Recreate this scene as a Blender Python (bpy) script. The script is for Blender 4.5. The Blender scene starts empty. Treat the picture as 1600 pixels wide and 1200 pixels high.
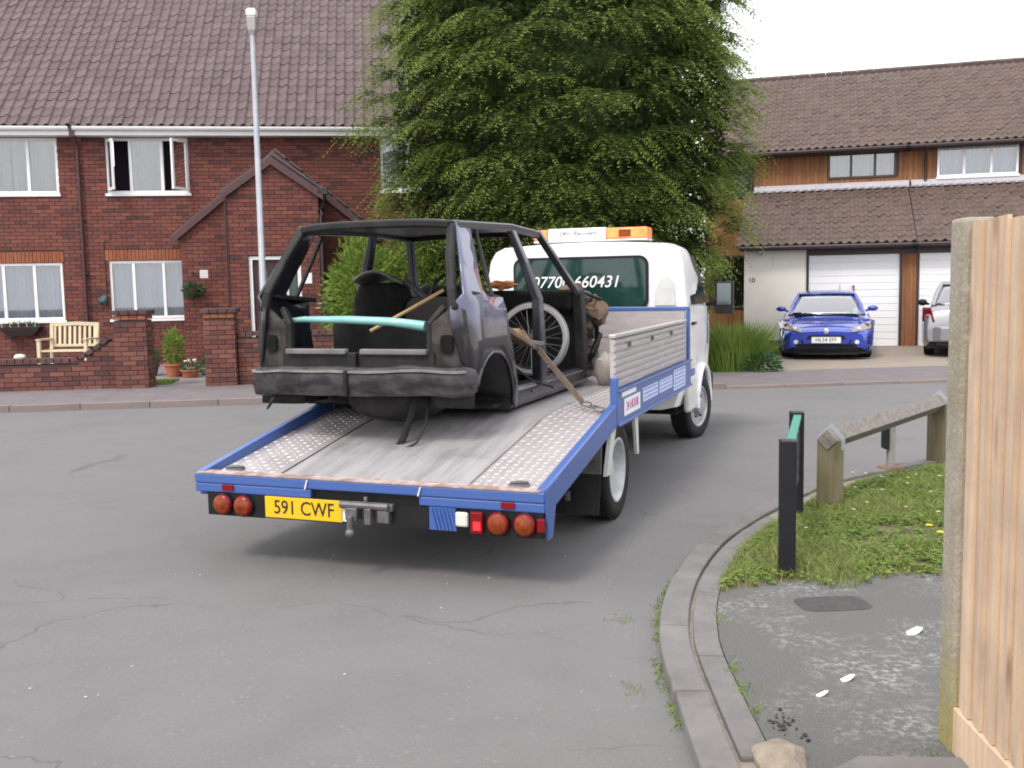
import bpy, bmesh, math, random
from mathutils import Vector, Matrix, noise
from mathutils.geometry import delaunay_2d_cdt
R=math.radians; PI=math.pi
random.seed(7)
scn=bpy.context.scene
col=scn.collection
# ------------------------------------------------------------------ camera
cam_d=bpy.data.cameras.new('camera'); cam=bpy.data.objects.new('camera',cam_d); col.objects.link(cam)
cam_d.sensor_width=36; cam_d.lens=1550/1600*36; cam_d.clip_end=600; cam_d.clip_start=.05
_p=R(5.71); _r=R(1.0)
_f=Vector((0,math.cos(_p),-math.sin(_p))); _x=Vector((1,0,0)); _u=_x.cross(_f)
_xr=_x*math.cos(_r)-_u*math.sin(_r); _ur=_u*math.cos(_r)+_x*math.sin(_r)
_m=Matrix((_xr,_ur,-_f)).transposed().to_4x4(); _m.translation=Vector((0,0,1.6)); cam.matrix_world=_m
scn.camera=cam
# ------------------------------------------------------------------ sky, sun, exposure (bright overcast)
SUN_EL=R(52); SUN_AZ=R(215)          # azimuth the light comes from, clockwise from +Y (behind and left of the camera)
w=bpy.data.worlds.new('World'); scn.world=w; w.use_nodes=True
nt=w.node_tree; nt.nodes.clear()
out=nt.nodes.new('ShaderNodeOutputWorld'); bg=nt.nodes.new('ShaderNodeBackground'); sky=nt.nodes.new('ShaderNodeTexSky')
sky.sky_type='NISHITA'; sky.sun_disc=False; sky.sun_elevation=SUN_EL; sky.sun_rotation=SUN_AZ; sky.dust_density=4; sky.air_density=1.5
mix=nt.nodes.new('ShaderNodeMix'); mix.data_type='RGBA'; mix.inputs[0].default_value=.88
mix.inputs[7].default_value=(6.3,6.25,6.5,1)          # even white cloud cover
nt.links.new(sky.outputs[0],mix.inputs[6]); nt.links.new(mix.outputs[2],bg.inputs[0]); bg.inputs[1].default_value=.12
nt.links.new(bg.outputs[0],out.inputs[0])
sd=bpy.data.lights.new('sun','SUN'); so=bpy.data.objects.new('sun',sd); col.objects.link(so)
sd.energy=.9; sd.angle=R(14); sd.color=(1,.955,.9)
_d=Vector((math.sin(SUN_AZ)*math.cos(SUN_EL),math.cos(SUN_AZ)*math.cos(SUN_EL),math.sin(SUN_EL)))
so.rotation_euler=_d.to_track_quat('Z','Y').to_euler(); so.location=_d*60
vs=scn.view_settings; vs.view_transform='Standard'; vs.look='None'; vs.gamma=1; vs.use_curve_mapping=False; vs.exposure=1.45
scn.cycles.filter_width=1.9
scn.cycles.max_bounces=8; scn.cycles.transparent_max_bounces=12
# ------------------------------------------------------------------ materials
MATS={}
def srgb(r,g,b):
    f=lambda c:(c/255/12.92) if c/255<=.04045 else ((c/255+.055)/1.055)**2.4
    return (f(r),f(g),f(b),1)
class NT:
    def __init__(s,name):
        s.m=bpy.data.materials.new(name); s.m.use_nodes=True; s.t=s.m.node_tree; s.n=s.t.nodes
        s.b=s.n['Principled BSDF']
        s.tc=s.n.new('ShaderNodeTexCoord')
    def new(s,t,**k):
        n=s.n.new('ShaderNode'+t)
        for a,b in k.items(): setattr(n,a,b)
        return n
    def ln(s,a,b): s.t.links.new(a,b)
    def noise(s,scale,detail=4,rough=.55,co='Object',stretch=None,dist=0):
        n=s.new('TexNoise'); n.inputs['Scale'].default_value=scale; n.inputs['Detail'].default_value=detail; n.inputs['Roughness'].default_value=rough
        n.inputs['Distortion'].default_value=dist
        src=s.tc.outputs[co]
        if stretch:
            mp=s.new('Mapping'); mp.inputs['Scale'].default_value=stretch; s.ln(src,mp.inputs[0]); src=mp.outputs[0]
        s.ln(src,n.inputs['Vector']); return n.outputs[0]
    def ramp(s,src,a,b,c0=(0,0,0,1),c1=(1,1,1,1)):
        r=s.new('ValToRGB'); r.color_ramp.elements[0].position=a; r.color_ramp.elements[1].position=b
        r.color_ramp.elements[0].color=c0; r.color_ramp.elements[1].color=c1; s.ln(src,r.inputs[0]); return r.outputs[0]
    def mix(s,fac,a,b,mode='MIX'):
        m=s.new('Mix'); m.data_type='RGBA'; m.blend_type=mode
        for v,i in ((fac,0),(a,6),(b,7)):
            if hasattr(v,'is_linked') or hasattr(v,'links'): s.ln(v,m.inputs[i])
            else: m.inputs[i].default_value=v
        return m.outputs[2]
    def math(s,op,a,b=0.):
        m=s.new('Math'); m.operation=op
        for v,i in ((a,0),(b,1)):
            if hasattr(v,'links'): s.ln(v,m.inputs[i])
            else: m.inputs[i].default_value=v
        return m.outputs[0]
    def rand(s):
        g=s.new('NewGeometry'); o=s.new('ObjectInfo')
        return s.math('FRACT',s.math('ADD',g.outputs['Random Per Island'],o.outputs['Random']))
    def bump(s,src,strength,dist=.01):
        b=s.new('Bump'); b.inputs['Strength'].default_value=strength; b.inputs['Distance'].default_value=dist
        s.ln(src,b.inputs['Height']); s.ln(b.outputs[0],s.b.inputs['Normal'])
    def col(s,c):
        if hasattr(c,'links'): s.ln(c,s.b.inputs['Base Color'])
        else: s.b.inputs['Base Color'].default_value=c
    def set(s,**k):
        for a,v in k.items():
            i=s.b.inputs[a.replace('_',' ')]
            if hasattr(v,'links'): s.ln(v,i)
            else: i.default_value=v
def mat(name,c,r=.6,m=0,c2=None,ns=6,ab=(.35,.7),bump=0,bs=60,island=0,coat=0,co='Object',stretch=None,dirt=None,da=(.5,.75),dns=3,spec=.5):
    if name in MATS: return MATS[name]
    t=NT(name); c=c if len(c)==4 else (*c,1)
    base=c
    if c2:
        base=t.mix(t.ramp(t.noise(ns,5,co=co,stretch=stretch),*ab),c,c2 if len(c2)==4 else (*c2,1))
    if island:
        v=t.rand(); hs=t.new('HueSaturation'); t.ln(t.math('ADD',t.math('MULTIPLY',v,island),1-island/2),hs.inputs['Value'])
        if hasattr(base,'links'): t.ln(base,hs.inputs['Color'])
        else: hs.inputs['Color'].default_value=base
        base=hs.outputs[0]
    if dirt:
        base=t.mix(t.ramp(t.noise(dns,6,.65,co=co),*da),base,dirt if len(dirt)==4 else (*dirt,1))
    t.col(base); t.set(Roughness=r,Metallic=m); t.b.inputs['Coat Weight'].default_value=coat; t.b.inputs['Specular IOR Level'].default_value=spec
    t.b.inputs['Coat Roughness'].default_value=.08
    if bump: t.bump(t.noise(bs,4,co=co,stretch=stretch),bump)
    MATS[name]=t.m; return t.m
def glass(name,tint,alpha=.75,rough=.02):
    t=NT(name); tr=t.new('BsdfTransparent'); tr.inputs[0].default_value=(*tint,1)
    gl=t.new('BsdfGlossy'); gl.inputs['Roughness'].default_value=rough; gl.inputs[0].default_value=(1,1,1,1)
    fr=t.new('Fresnel'); fr.inputs[0].default_value=1.5
    mx=t.new('MixShader'); t.ln(t.math('ADD',t.math('MULTIPLY',fr.outputs[0],1.0),1-alpha),mx.inputs[0])
    t.ln(tr.outputs[0],mx.inputs[1]); t.ln(gl.outputs[0],mx.inputs[2]); t.ln(mx.outputs[0],t.n['Material Output'].inputs[0]); MATS[name]=t.m; return t.m
def m_asphalt():
    t=NT('asphalt_worn')
    fine=t.noise(170,3,.7); big=t.noise(.35,4,.5); mid=t.noise(3.5,5,.6)
    c=t.mix(t.ramp(fine,.3,.7),(.089,.090,.088,1),(.179,.180,.175,1))
    c=t.mix(t.math('MULTIPLY',t.ramp(t.noise(45,4,.75),.35,.68),.35),c,(.20,.195,.19,1)); c=t.mix(t.math('MULTIPLY',t.ramp(t.noise(1.1,6,.62,dist=.6),.46,.70),.42),c,(.098,.094,.094,1))
    c=t.mix(t.ramp(big,.35,.65),c,t.mix(.5,c,(.165,.154,.158,1)))
    c=t.mix(t.math('MULTIPLY',t.ramp(mid,.5,.75),.3),c,(.11,.108,.105,1))
    # pale stone chips
    v=t.new('TexVoronoi'); v.inputs['Scale'].default_value=26; t.ln(t.tc.outputs['Object'],v.inputs['Vector'])
    chip=t.math('MULTIPLY',t.math('LESS_THAN',v.outputs['Distance'],.22),t.math('GREATER_THAN',t.noise(7,3),.57))
    c=t.mix(t.math('MULTIPLY',chip,.18),c,(.36,.35,.33,1))
    # long wandering cracks
    ds=t.new('Mapping'); nz=t.new('TexNoise'); nz.inputs['Scale'].default_value=1.3; nz.inputs['Detail'].default_value=5; t.ln(t.tc.outputs['Object'],nz.inputs['Vector'])
    va=t.new('VectorMath'); va.operation='MULTIPLY_ADD'; t.ln(nz.outputs['Color'],va.inputs[0]); va.inputs[1].default_value=(.9,.9,0); t.ln(t.tc.outputs['Object'],va.inputs[2])
    mp=t.new('Mapping'); mp.inputs['Scale'].default_value=(.42,.75,1); mp.inputs['Rotation'].default_value=(0,0,.25); t.ln(va.outputs[0],mp.inputs[0])
    vc=t.new('TexVoronoi'); vc.feature='DISTANCE_TO_EDGE'; vc.inputs['Scale'].default_value=1.; t.ln(mp.outputs[0],vc.inputs['Vector'])
    crack=t.math('MULTIPLY',t.math('LESS_THAN',vc.outputs['Distance'],.0030),t.ramp(t.noise(.8,2),.48,.56))
    c=t.mix(t.math('MULTIPLY',crack,.42),c,(.06,.058,.056,1))
    t.col(c); t.set(Roughness=.88); t.b.inputs['Specular IOR Level'].default_value=.3
    t.bump(fine,.45,.006); MATS['asphalt']=t.m; return t.m
def m_tarmac_path():
    t=NT('tarmac_path'); fine=t.noise(120,3,.7); mid=t.noise(5,6,.65); 
    c=t.mix(t.ramp(fine,.3,.7),(.062,.062,.059,1),(.135,.133,.128,1))
    worn=t.math('MULTIPLY',t.ramp(t.noise(34,4,.7),.48,.66),t.ramp(t.noise(1.9,4),.46,.64))
    c=t.mix(t.math('MULTIPLY',worn,.75),c,(.33,.33,.31,1))
    c=t.mix(t.math('MULTIPLY',t.ramp(mid,.55,.8),.5),c,(.10,.10,.06,1))
    t.col(c); t.set(Roughness=.9); t.bump(fine,.6,.008); MATS['path']=t.m
def m_brick(name,dark,mid,lite):
    t=NT(name); v=t.rand()
    r=t.new('ValToRGB'); e=r.color_ramp.elements; e[0].position=0; e[0].color=(*dark,1); e[1].position=1; e[1].color=(*lite,1)
    x=e.new(.38); x.color=(*mid,1); x=e.new(.62); x.color=(mid[0]*.85,mid[1]*1.1,mid[2]*1.2,1); t.ln(v,r.inputs[0])
    c=t.mix(t.math('MULTIPLY',t.ramp(t.noise(14,5,.65),.4,.75),.55),r.outputs[0],(.088,.042,.038,1))
    c=t.mix(t.math('MULTIPLY',t.ramp(t.noise(.9,4,.6),.45,.7),.35),c,(.115,.052,.040,1))
    t.col(c); t.set(Roughness=.9); t.bump(t.noise(70,4),.35,.004); MATS[name]=t.m
def m_wood(name,c0,c1,knot,scale=(14,14,.7),green=None):
    t=NT(name); o=t.new('ObjectInfo')
    mp=t.new('Mapping'); mp.inputs['Scale'].default_value=scale; t.ln(t.tc.outputs['Object'],mp.inputs[0])
    cb=t.new('CombineXYZ')
    for i in range(3): t.ln(t.math('MULTIPLY',o.outputs['Random'],37.),cb.inputs[i])
    va=t.new('VectorMath'); va.operation='ADD'; t.ln(mp.outputs[0],va.inputs[0]); t.ln(cb.outputs[0],va.inputs[1])
    n=t.new('TexNoise'); n.inputs['Scale'].default_value=1.6; n.inputs['Detail'].default_value=6; n.inputs['Distortion'].default_value=.8; t.ln(va.outputs[0],n.inputs['Vector'])
    c=t.mix(t.ramp(n.outputs[0],.3,.72),(*c0,1),(*c1,1))
    mp2=t.new('Mapping'); mp2.inputs['Scale'].default_value=(9,9,2.6); t.ln(t.tc.outputs['Object'],mp2.inputs[0])
    va2=t.new('VectorMath'); va2.operation='ADD'; t.ln(mp2.outputs[0],va2.inputs[0]); t.ln(cb.outputs[0],va2.inputs[1])
    vo=t.new('TexVoronoi'); vo.inputs['Scale'].default_value=.85; t.ln(va2.outputs[0],vo.inputs['Vector'])
    kn=t.ramp(vo.outputs['Distance'],.06,.22,(1,1,1,1),(0,0,0,1))
    c=t.mix(t.math('MULTIPLY',kn,.75),c,(*knot,1))
    if green:
        c=t.mix(t.math('MULTIPLY',t.ramp(t.noise(5,5,.6),.42,.7),.7),c,(*green,1))
    v=t.math('ADD',t.math('MULTIPLY',o.outputs['Random'],.22),.88); hs=t.new('HueSaturation'); t.ln(v,hs.inputs['Value']); t.ln(c,hs.inputs['Color'])
    t.col(hs.outputs[0]); t.set(Roughness=.8); t.bump(n.outputs[0],.25,.004); MATS[name]=t.m
def m_leaf(name,a,b,trans=.25,rough=.55):
    t=NT(name); g=t.new('NewGeometry'); v=g.outputs['Random Per Island']
    c=t.mix(v,(*a,1),(*b,1)); c=t.mix(t.ramp(t.noise(.9,3),.35,.7),c,t.mix(.5,c,(a[0]*.8,a[1]*.85,a[2]*.7,1)))
    t.col(c); t.set(Roughness=rough); t.b.inputs['Specular IOR Level'].default_value=.12
    tl=t.new('BsdfTranslucent'); t.ln(c,tl.inputs[0]); mx=t.new('MixShader'); mx.inputs[0].default_value=trans
    t.ln(t.b.outputs[0],mx.inputs[1]); t.ln(tl.outputs[0],mx.inputs[2]); t.ln(mx.outputs[0],t.n['Material Output'].inputs[0]); MATS[name]=t.m
m_asphalt(); m_tarmac_path()
m_brick('brick',(.060,.026,.029),(.165,.044,.032),(.205,.066,.043)); m_brick('brick_garden',(.060,.028,.029),(.15,.046,.034),(.20,.078,.054))
m_brick('brick_orange',(.22,.065,.03),(.30,.085,.035),(.34,.11,.05)); m_brick('brick_coping',(.05,.026,.03),(.085,.04,.042),(.11,.05,.05))
m_wood('fence_wood',(.57,.425,.295),(.41,.29,.19),(.17,.10,.07),green=(.36,.265,.20))
m_wood('cladding_wood',(.27,.118,.046),(.18,.072,.028),(.13,.05,.02),scale=(9,9,.8))
m_wood('rail_wood',(.21,.19,.165),(.11,.10,.085),(.07,.06,.05),scale=(14,14,14)); m_wood('post_wood',(.17,.14,.085),(.10,.085,.045),(.06,.05,.03),green=(.09,.095,.035))
m_wood('bench_wood',(.60,.53,.36),(.50,.43,.29),(.4,.28,.14)); m_wood('grey_door_wood',(.05,.02,.02),(.035,.015,.015),(.02,.01,.01))
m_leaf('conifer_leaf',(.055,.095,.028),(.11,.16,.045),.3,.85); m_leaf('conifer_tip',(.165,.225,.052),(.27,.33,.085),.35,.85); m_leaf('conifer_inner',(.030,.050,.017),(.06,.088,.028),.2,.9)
m_leaf('shrub_leaf',(.12,.20,.035),(.27,.36,.08),.3); m_leaf('dark_shrub_leaf',(.05,.10,.045),(.12,.20,.10),.25)
m_leaf('tall_grass_leaf',(.10,.19,.035),(.25,.33,.08),.3); m_leaf('lawn_leaf',(.135,.195,.05),(.32,.36,.125),.3); m_leaf('dry_leaf',(.30,.27,.12),(.42,.37,.19),.2)
mortar=mat('mortar',(.105,.066,.058),.95,c2=(.08,.052,.046),ns=12,bump=.3)
white=mat('white_upvc',(.78,.78,.79),.35,c2=(.72,.72,.72),ns=2)
brown=mat('brown_trim',(.075,.028,.03),.45,c2=(.05,.02,.022),ns=8)
darkbrown=mat('dark_brown_trim',(.035,.018,.02),.5)
render_cream=mat('cream_render',(.82,.775,.69),.9,c2=(.77,.725,.64),ns=1.5,bump=.2,bs=90)
tile_m=mat('roof_tile_concrete',(.122,.084,.088),.85,c2=(.092,.070,.068),ns=3,island=.28,bump=.3,bs=60,dirt=(.125,.105,.085),da=(.55,.85),dns=1.2)
tile_b=mat('roof_tile_brown',(.105,.070,.056),.85,c2=(.078,.055,.046),ns=3,island=.25,bump=.3,bs=60,dirt=(.12,.10,.075),da=(.58,.8),dns=1.2)
lead=mat('lead_flashing',(.42,.40,.43),.6,c2=(.33,.32,.35),ns=6)
concrete=mat('concrete',(.26,.25,.235),.9,c2=(.20,.19,.175),ns=5,bump=.35,bs=120)
kerb_m=mat('kerb_concrete',(.165,.157,.153),.9,c2=(.125,.119,.114),ns=6,island=.18,bump=.35,bs=140,dirt=(.095,.088,.075),da=(.55,.8),dns=4)
kerb_far=mat('kerb_far',(.21,.165,.15),.9,c2=(.17,.14,.13),ns=4,island=.15,bump=.3,bs=90)
drive_m=mat('driveway_concrete',(.26,.215,.17),.9,c2=(.21,.175,.14),ns=2.5,bump=.3,bs=80,dirt=(.2,.18,.15),da=(.55,.8),dns=1)
pave_m=mat('pavement_tarmac',(.155,.135,.14),.9,c2=(.12,.108,.11),ns=3,bump=.4,bs=120)
soil=mat('soil',(.09,.07,.045),.95,c2=(.13,.11,.07),ns=6,bump=.5,bs=50)
galv=mat('galvanised',(.40,.41,.44),.45,.35,c2=(.33,.34,.37),ns=5)
blue=mat('truck_blue',(.042,.095,.315),.38,c2=(.045,.10,.29),ns=4,coat=.35,dirt=(.06,.10,.26),da=(.58,.8),dns=5)
worn_edge=mat('worn_edge',(.42,.34,.32),.6,c2=(.25,.16,.13),ns=14,ab=(.4,.6))
tread_top=mat('tread_worn',(.53,.50,.495),.35,.35,c2=(.40,.375,.37),ns=3); alu=mat('aluminium_plate',(.44,.405,.405),.42,.35,c2=(.36,.33,.33),ns=5,dirt=(.28,.25,.24),da=(.55,.85),dns=2.2)
alu_mid=mat('aluminium_scuffed',(.54,.52,.52),.34,.4,c2=(.38,.365,.365),ns=3,ab=(.4,.68),stretch=(6,.6,1),dirt=(.24,.225,.22),da=(.52,.8),dns=2.0)
alu_side=mat('aluminium_side',(.46,.43,.42),.5,.55,c2=(.38,.35,.35),ns=6,stretch=(1,1,5))
white_paint=mat('white_paint',(.78,.78,.79),.3,coat=.5,c2=(.72,.72,.72),ns=3,dirt=(.55,.54,.52),da=(.60,.85),dns=4)
offwhite=mat('offwhite_paint',(.60,.61,.58),.4,c2=(.5,.5,.47),ns=5)
black=mat('black_plastic',(.006,.006,.007),.5,c2=(.011,.011,.011),ns=10,spec=.3)
rubber=mat('tyre_rubber',(.010,.010,.011),.75,spec=.3,c2=(.020,.0195,.019),ns=14,bump=.2)
dark_metal=mat('dark_chassis',(.010,.010,.010),.7,c2=(.022,.019,.017),ns=8,spec=.3)
rim_m=mat('rim_silver',(.42,.43,.45),.4,.6,c2=(.3,.3,.31),ns=8)
rim_w=mat('rim_white',(.55,.57,.58),.45,.1,c2=(.40,.41,.41),ns=9)
hitch=mat('hitch_grey',(.16,.155,.16),.5,.5,c2=(.09,.085,.085),ns=14)
yellow=mat('plate_yellow',(.74,.42,.004),.45); plate_w=mat('plate_white',(.75,.75,.74),.4); ink=mat('ink_black',(.012,.012,.014),.5)
red_lens=mat('red_lens',(.17,.005,.008),.25,spec=.3); amber_lens=mat('amber_lens',(.22,.045,.005),.3,c2=(.14,.016,.004),ns=30,spec=.3); clear_lens=mat('clear_lens',(.62,.60,.55),.2,coat=.5)
orange_lens=mat('orange_beacon',(.85,.22,.05),.25,coat=.4,c2=(.95,.36,.08),ns=9)
shell_paint=mat('shell_paint',(.008,.009,.015),.3,coat=.4,c2=(.014,.015,.022),ns=6,dirt=(.035,.032,.034),da=(.55,.72),dns=6)
def m_quarter():
    t=NT('sky_lit_blue_paint'); sp=t.new('SeparateXYZ'); t.ln(t.tc.outputs['Object'],sp.inputs[0])
    h=t.math('ADD',sp.outputs[2],t.math('MULTIPLY',t.math('SUBTRACT',t.noise(4.5,5),.5),.5)); mk=t.ramp(h,.60,.70,(1,1,1,1),(0,0,0,1))
    sc=t.ramp(t.noise(9,6,.6),.60,.64)
    m_=t.math('MAXIMUM',mk,t.math('MULTIPLY',sc,.25))
    t.col(t.mix(m_,(.080,.088,.155,1),(.008,.008,.011,1))); t.set(Roughness=.3); t.b.inputs['Coat Weight'].default_value=.7; MATS['quarter']=t.m; return t.m  # paler blue has sky light put into it; dark dirt lower down
quarter_paint=m_quarter()
shell_in=mat('shell_inner',(.006,.006,.007),.6,c2=(.020,.0185,.018),ns=7,spec=.3)
dust_plastic=mat('dusty_bumper',(.012,.011,.013),.55,spec=.3,c2=(.045,.040,.042),ns=6,ab=(.42,.62),stretch=(1.2,1,3),dirt=(.10,.085,.075),da=(.55,.8),dns=6)
seat_m=mat('seat_black',(.004,.004,.0045),.9,c2=(.009,.0085,.008),ns=20,bump=.2,spec=.2); seat_tan=mat('seat_dusty',(.048,.039,.036),.9,c2=(.05,.042,.04),ns=8)
teal=mat('teal_tube',(.16,.40,.39),.35,c2=(.30,.52,.50),ns=7,stretch=(.6,4,4)); wood_pl=mat('stick_wood',(.48,.33,.16),.8,c2=(.36,.23,.1),ns=8)
rust=mat('rusty_metal',(.13,.075,.045),.85,.2,c2=(.20,.155,.12),ns=8,bump=.5,bs=30); strap_m=mat('strap_tan',(.20,.145,.105),.9,c2=(.13,.10,.08),ns=14); chrome=mat('chrome_rim',(.36,.35,.355),.35,.8,c2=(.34,.32,.31),ns=9)
sack_m=mat('grey_sack',(.30,.27,.24),.9,c2=(.20,.17,.15),ns=6,bump=.5,bs=12)
car_blue=mat('car_blue',(.012,.042,.36),.25,.2,coat=1); silver=mat('car_silver',(.27,.275,.29),.35,.55,coat=.6); silver_trim=mat('bright_trim',(.6,.6,.62),.3,.7)
net=mat('net_curtain',(.60,.62,.66),.9,c2=(.48,.50,.54),ns=7,stretch=(14,1,.3)); drape=mat('grey_drape',(.42,.39,.38),.9,c2=(.35,.33,.32),ns=4)
room=mat('room_dark',(.035,.03,.045),.9); terracotta=mat('terracotta',(.42,.14,.07),.85,c2=(.33,.11,.06),ns=7)
garage_white=mat('garage_white',(.80,.80,.81),.4,c2=(.76,.76,.76),ns=2); sign_black=mat('sign_black',(.007,.007,.010),.45,spec=.35,c2=(.011,.011,.013),ns=9); sign_teal=mat('sign_teal',(.03,.20,.135),.5); sign_grey=mat('sign_back_grey',(.17,.20,.19),.5)
moss=mat('moss_yellow',(.26,.22,.03),.95,c2=(.16,.15,.03),ns=18,bump=.6); 
def m_post():
    t=NT('post_concrete'); c=t.mix(t.ramp(t.noise(9,5),.35,.7),(.235,.205,.155,1),(.30,.27,.215,1)); c=t.mix(t.ramp(t.noise(60,3,.7),.55,.72),c,(.40,.37,.31,1)); c=t.mix(t.math('MULTIPLY',t.ramp(t.noise(3,6,.65),.5,.75),.7),c,(.15,.13,.055,1))
    sp=t.new('SeparateXYZ'); t.ln(t.tc.outputs['Object'],sp.inputs[0]); h=t.math('ADD',sp.outputs[2],t.math('MULTIPLY',t.math('SUBTRACT',t.noise(11,6,.65),.5),1.1))
    c=t.mix(t.math('MULTIPLY',t.ramp(h,.0,.45,(1,1,1,1),(0,0,0,1)),.7),c,(.24,.20,.025,1))
    t.col(c); t.set(Roughness=.95); t.bump(t.noise(70,4),.5); return t.m
post_conc=m_post()
bark=mat('bark',(.06,.042,.03),.95,c2=(.10,.075,.055),ns=9,bump=.8,bs=20)
sticker_b=mat('sticker_pale_blue',(.50,.56,.78),.4); magenta=mat('sticker_magenta',(.48,.04,.30),.5); sticker_ink=mat('sticker_ink_blue',(.12,.15,.42),.5)
petal=mat('petal_white',(.8,.8,.78),.7); petal_y=mat('petal_yellow',(.85,.62,.02),.7); litter=mat('litter_paper',(.82,.80,.78),.8)
g_house=glass('window_glass',(.80,.83,.86),.92); g_car=glass('car_glass',(.62,.68,.68),.78)
g_dark=mat('dark_glass',(.008,.028,.024),.05,coat=.3,c2=(.014,.05,.04),ns=3)
# ------------------------------------------------------------------ mesh helpers
def V(*a): return Vector(a)
class MB:
    def __init__(s): s.v=[]; s.f=[]
    def face(s,pts):
        i=len(s.v); s.v+= [tuple(p) for p in pts]; s.f.append(tuple(range(i,i+len(pts)))); return s
    def box(s,x0,x1,y0,y1,z0,z1,m=None):
        i=len(s.v); pts=[(x,y,z) for z in (z0,z1) for (x,y) in ((x0,y0),(x1,y0),(x1,y1),(x0,y1))]
        if m: pts=[tuple(m@Vector(p)) for p in pts]
        s.v+=pts
        for q in ((3,2,1,0),(4,5,6,7),(0,1,5,4),(1,2,6,5),(2,3,7,6),(3,0,4,7)): s.f.append(tuple(i+k for k in q))
        return s
    def loft(s,rings,closed=True,caps=True):
        n=len(rings[0]); i=len(s.v)
        for r in rings: s.v+=[tuple(p) for p in r]
        for a in range(len(rings)-1):
            for k in range(n if closed else n-1):
                k2=(k+1)%n; s.f.append((i+a*n+k,i+a*n+k2,i+(a+1)*n+k2,i+(a+1)*n+k))
        if caps and closed:
            s.f.append(tuple(i+k for k in reversed(range(n)))); j=i+(len(rings)-1)*n; s.f.append(tuple(j+k for k in range(n)))
        return s
    def sweep(s,path,prof,up=(0,0,1),caps=True,scale=None):
        path=[Vector(p) for p in path]; rings=[]
        for i,p in enumerate(path):
            t=(path[min(i+1,len(path)-1)]-path[max(i-1,0)]).normalized(); u=Vector(up)
            x=t.cross(u)
            if x.length<1e-4: x=t.cross(Vector((0,1,0)))
            x.normalize(); y=x.cross(t).normalized(); k=scale[i] if scale else 1
            rings.append([p+x*a*k+y*b*k for a,b in prof])
        return s.loft(rings,True,caps)
    def tube(s,path,r,n=8,scale=None): return s.sweep(path,[(r*math.cos(2*PI*k/n),r*math.sin(2*PI*k/n)) for k in range(n)],up=(.13,.21,.97),scale=scale)
    def bar(s,path,w,h,up=(0,0,1),scale=None): return s.sweep(path,[(-w/2,-h/2),(w/2,-h/2),(w/2,h/2),(-w/2,h/2)],up,scale=scale)
    def cyl(s,p0,p1,r,n=16,r1=None): return s.tube([p0,p1],r,n,scale=[1,(r1 if r1 is not None else r)/r])
    def lathe(s,prof,n=24,o=(0,0,0),axis='z',closed=False):
        o=Vector(o); rings=[]
        for k in range(n):
            a=2*PI*k/n; c,q=math.cos(a),math.sin(a)
            if axis=='z': rings.append([o+V(r*c,r*q,h) for r,h in prof])
            elif axis=='x': rings.append([o+V(h,r*c,r*q) for r,h in prof])
            else: rings.append([o+V(r*q,h,r*c) for r,h in prof])
        i=len(s.v); m=len(prof)
        for rg in rings: s.v+=[tuple(p) for p in rg]
        for k in range(n):
            k2=(k+1)%n
            for j in range(m if closed else m-1):
                j2=(j+1)%m; s.f.append((i+k*m+j,i+k2*m+j,i+k2*m+j2,i+k*m+j2))
        return s
    def grid(s,fn,nu,nv):
        i=len(s.v)
        for a in range(nu+1):
            for b in range(nv+1): s.v.append(tuple(fn(a/nu,b/nv)))
        for a in range(nu):
            for b in range(nv):
                k=i+a*(nv+1)+b; s.f.append((k,k+nv+1,k+nv+2,k+1))
        return s
    def prism(s,poly,mp,t):                                       # poly 2D; mp(u,v,d)->3D
        n=len(poly); i=len(s.v); s.v+=[tuple(mp(u,v,0)) for u,v in poly]+[tuple(mp(u,v,t)) for u,v in poly]
        s.f.append(tuple(range(i,i+n))); s.f.append(tuple(i+n+k for k in reversed(range(n))))
        for k in range(n): s.f.append((i+k,i+n+k,i+n+(k+1)%n,i+(k+1)%n))
        return s
    def patch(s,poly,mp,step=.08):                                # 2D polygon meshed and mapped to 3D
        xs=[p[0] for p in poly]; ys=[p[1] for p in poly]; vv=[Vector(p) for p in poly]; n=len(poly); ed=[(k,(k+1)%n) for k in range(n)]
        a=min(xs)+step/2
        while a<max(xs):
            b=min(ys)+step/2
            while b<max(ys):
                q=Vector((a,b)); ins=False; near=1e9
                for k in range(n):
                    p1,p2=vv[k],vv[(k+1)%n]
                    if (p1.y>b)!=(p2.y>b) and a<(p2.x-p1.x)*(b-p1.y)/(p2.y-p1.y)+p1.x: ins=not ins
                    e=p2-p1; t_=max(0,min(1,(q-p1).dot(e)/max(1e-9,e.dot(e)))); near=min(near,(q-(p1+e*t_)).length)
                if ins and near>step*.4: vv.append(q)
                b+=step
            a+=step
        r=delaunay_2d_cdt(vv,ed,[list(range(n))],1,1e-5)
        i=len(s.v); s.v+=[tuple(mp(p[0],p[1])) for p in r[0]]
        for f in r[2]: s.f.append(tuple(i+k for k in f))
        return s
    def blob(s,c,r,n=10,m=7,jit=0,seed=0):
        c=Vector(c); r=Vector(r if hasattr(r,'__len__') else (r,r,r))
        def fn(u,v):
            th=2*PI*(u%1); ph=PI*v; d=Vector((math.sin(ph)*math.cos(th),math.sin(ph)*math.sin(th),math.cos(ph)))
            k=1+jit*noise.noise(d*2.1+Vector((seed,seed*.7,0))); return c+Vector((d.x*r.x*k,d.y*r.y*k,d.z*r.z*k))
        return s.grid(fn,n,m)
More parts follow.
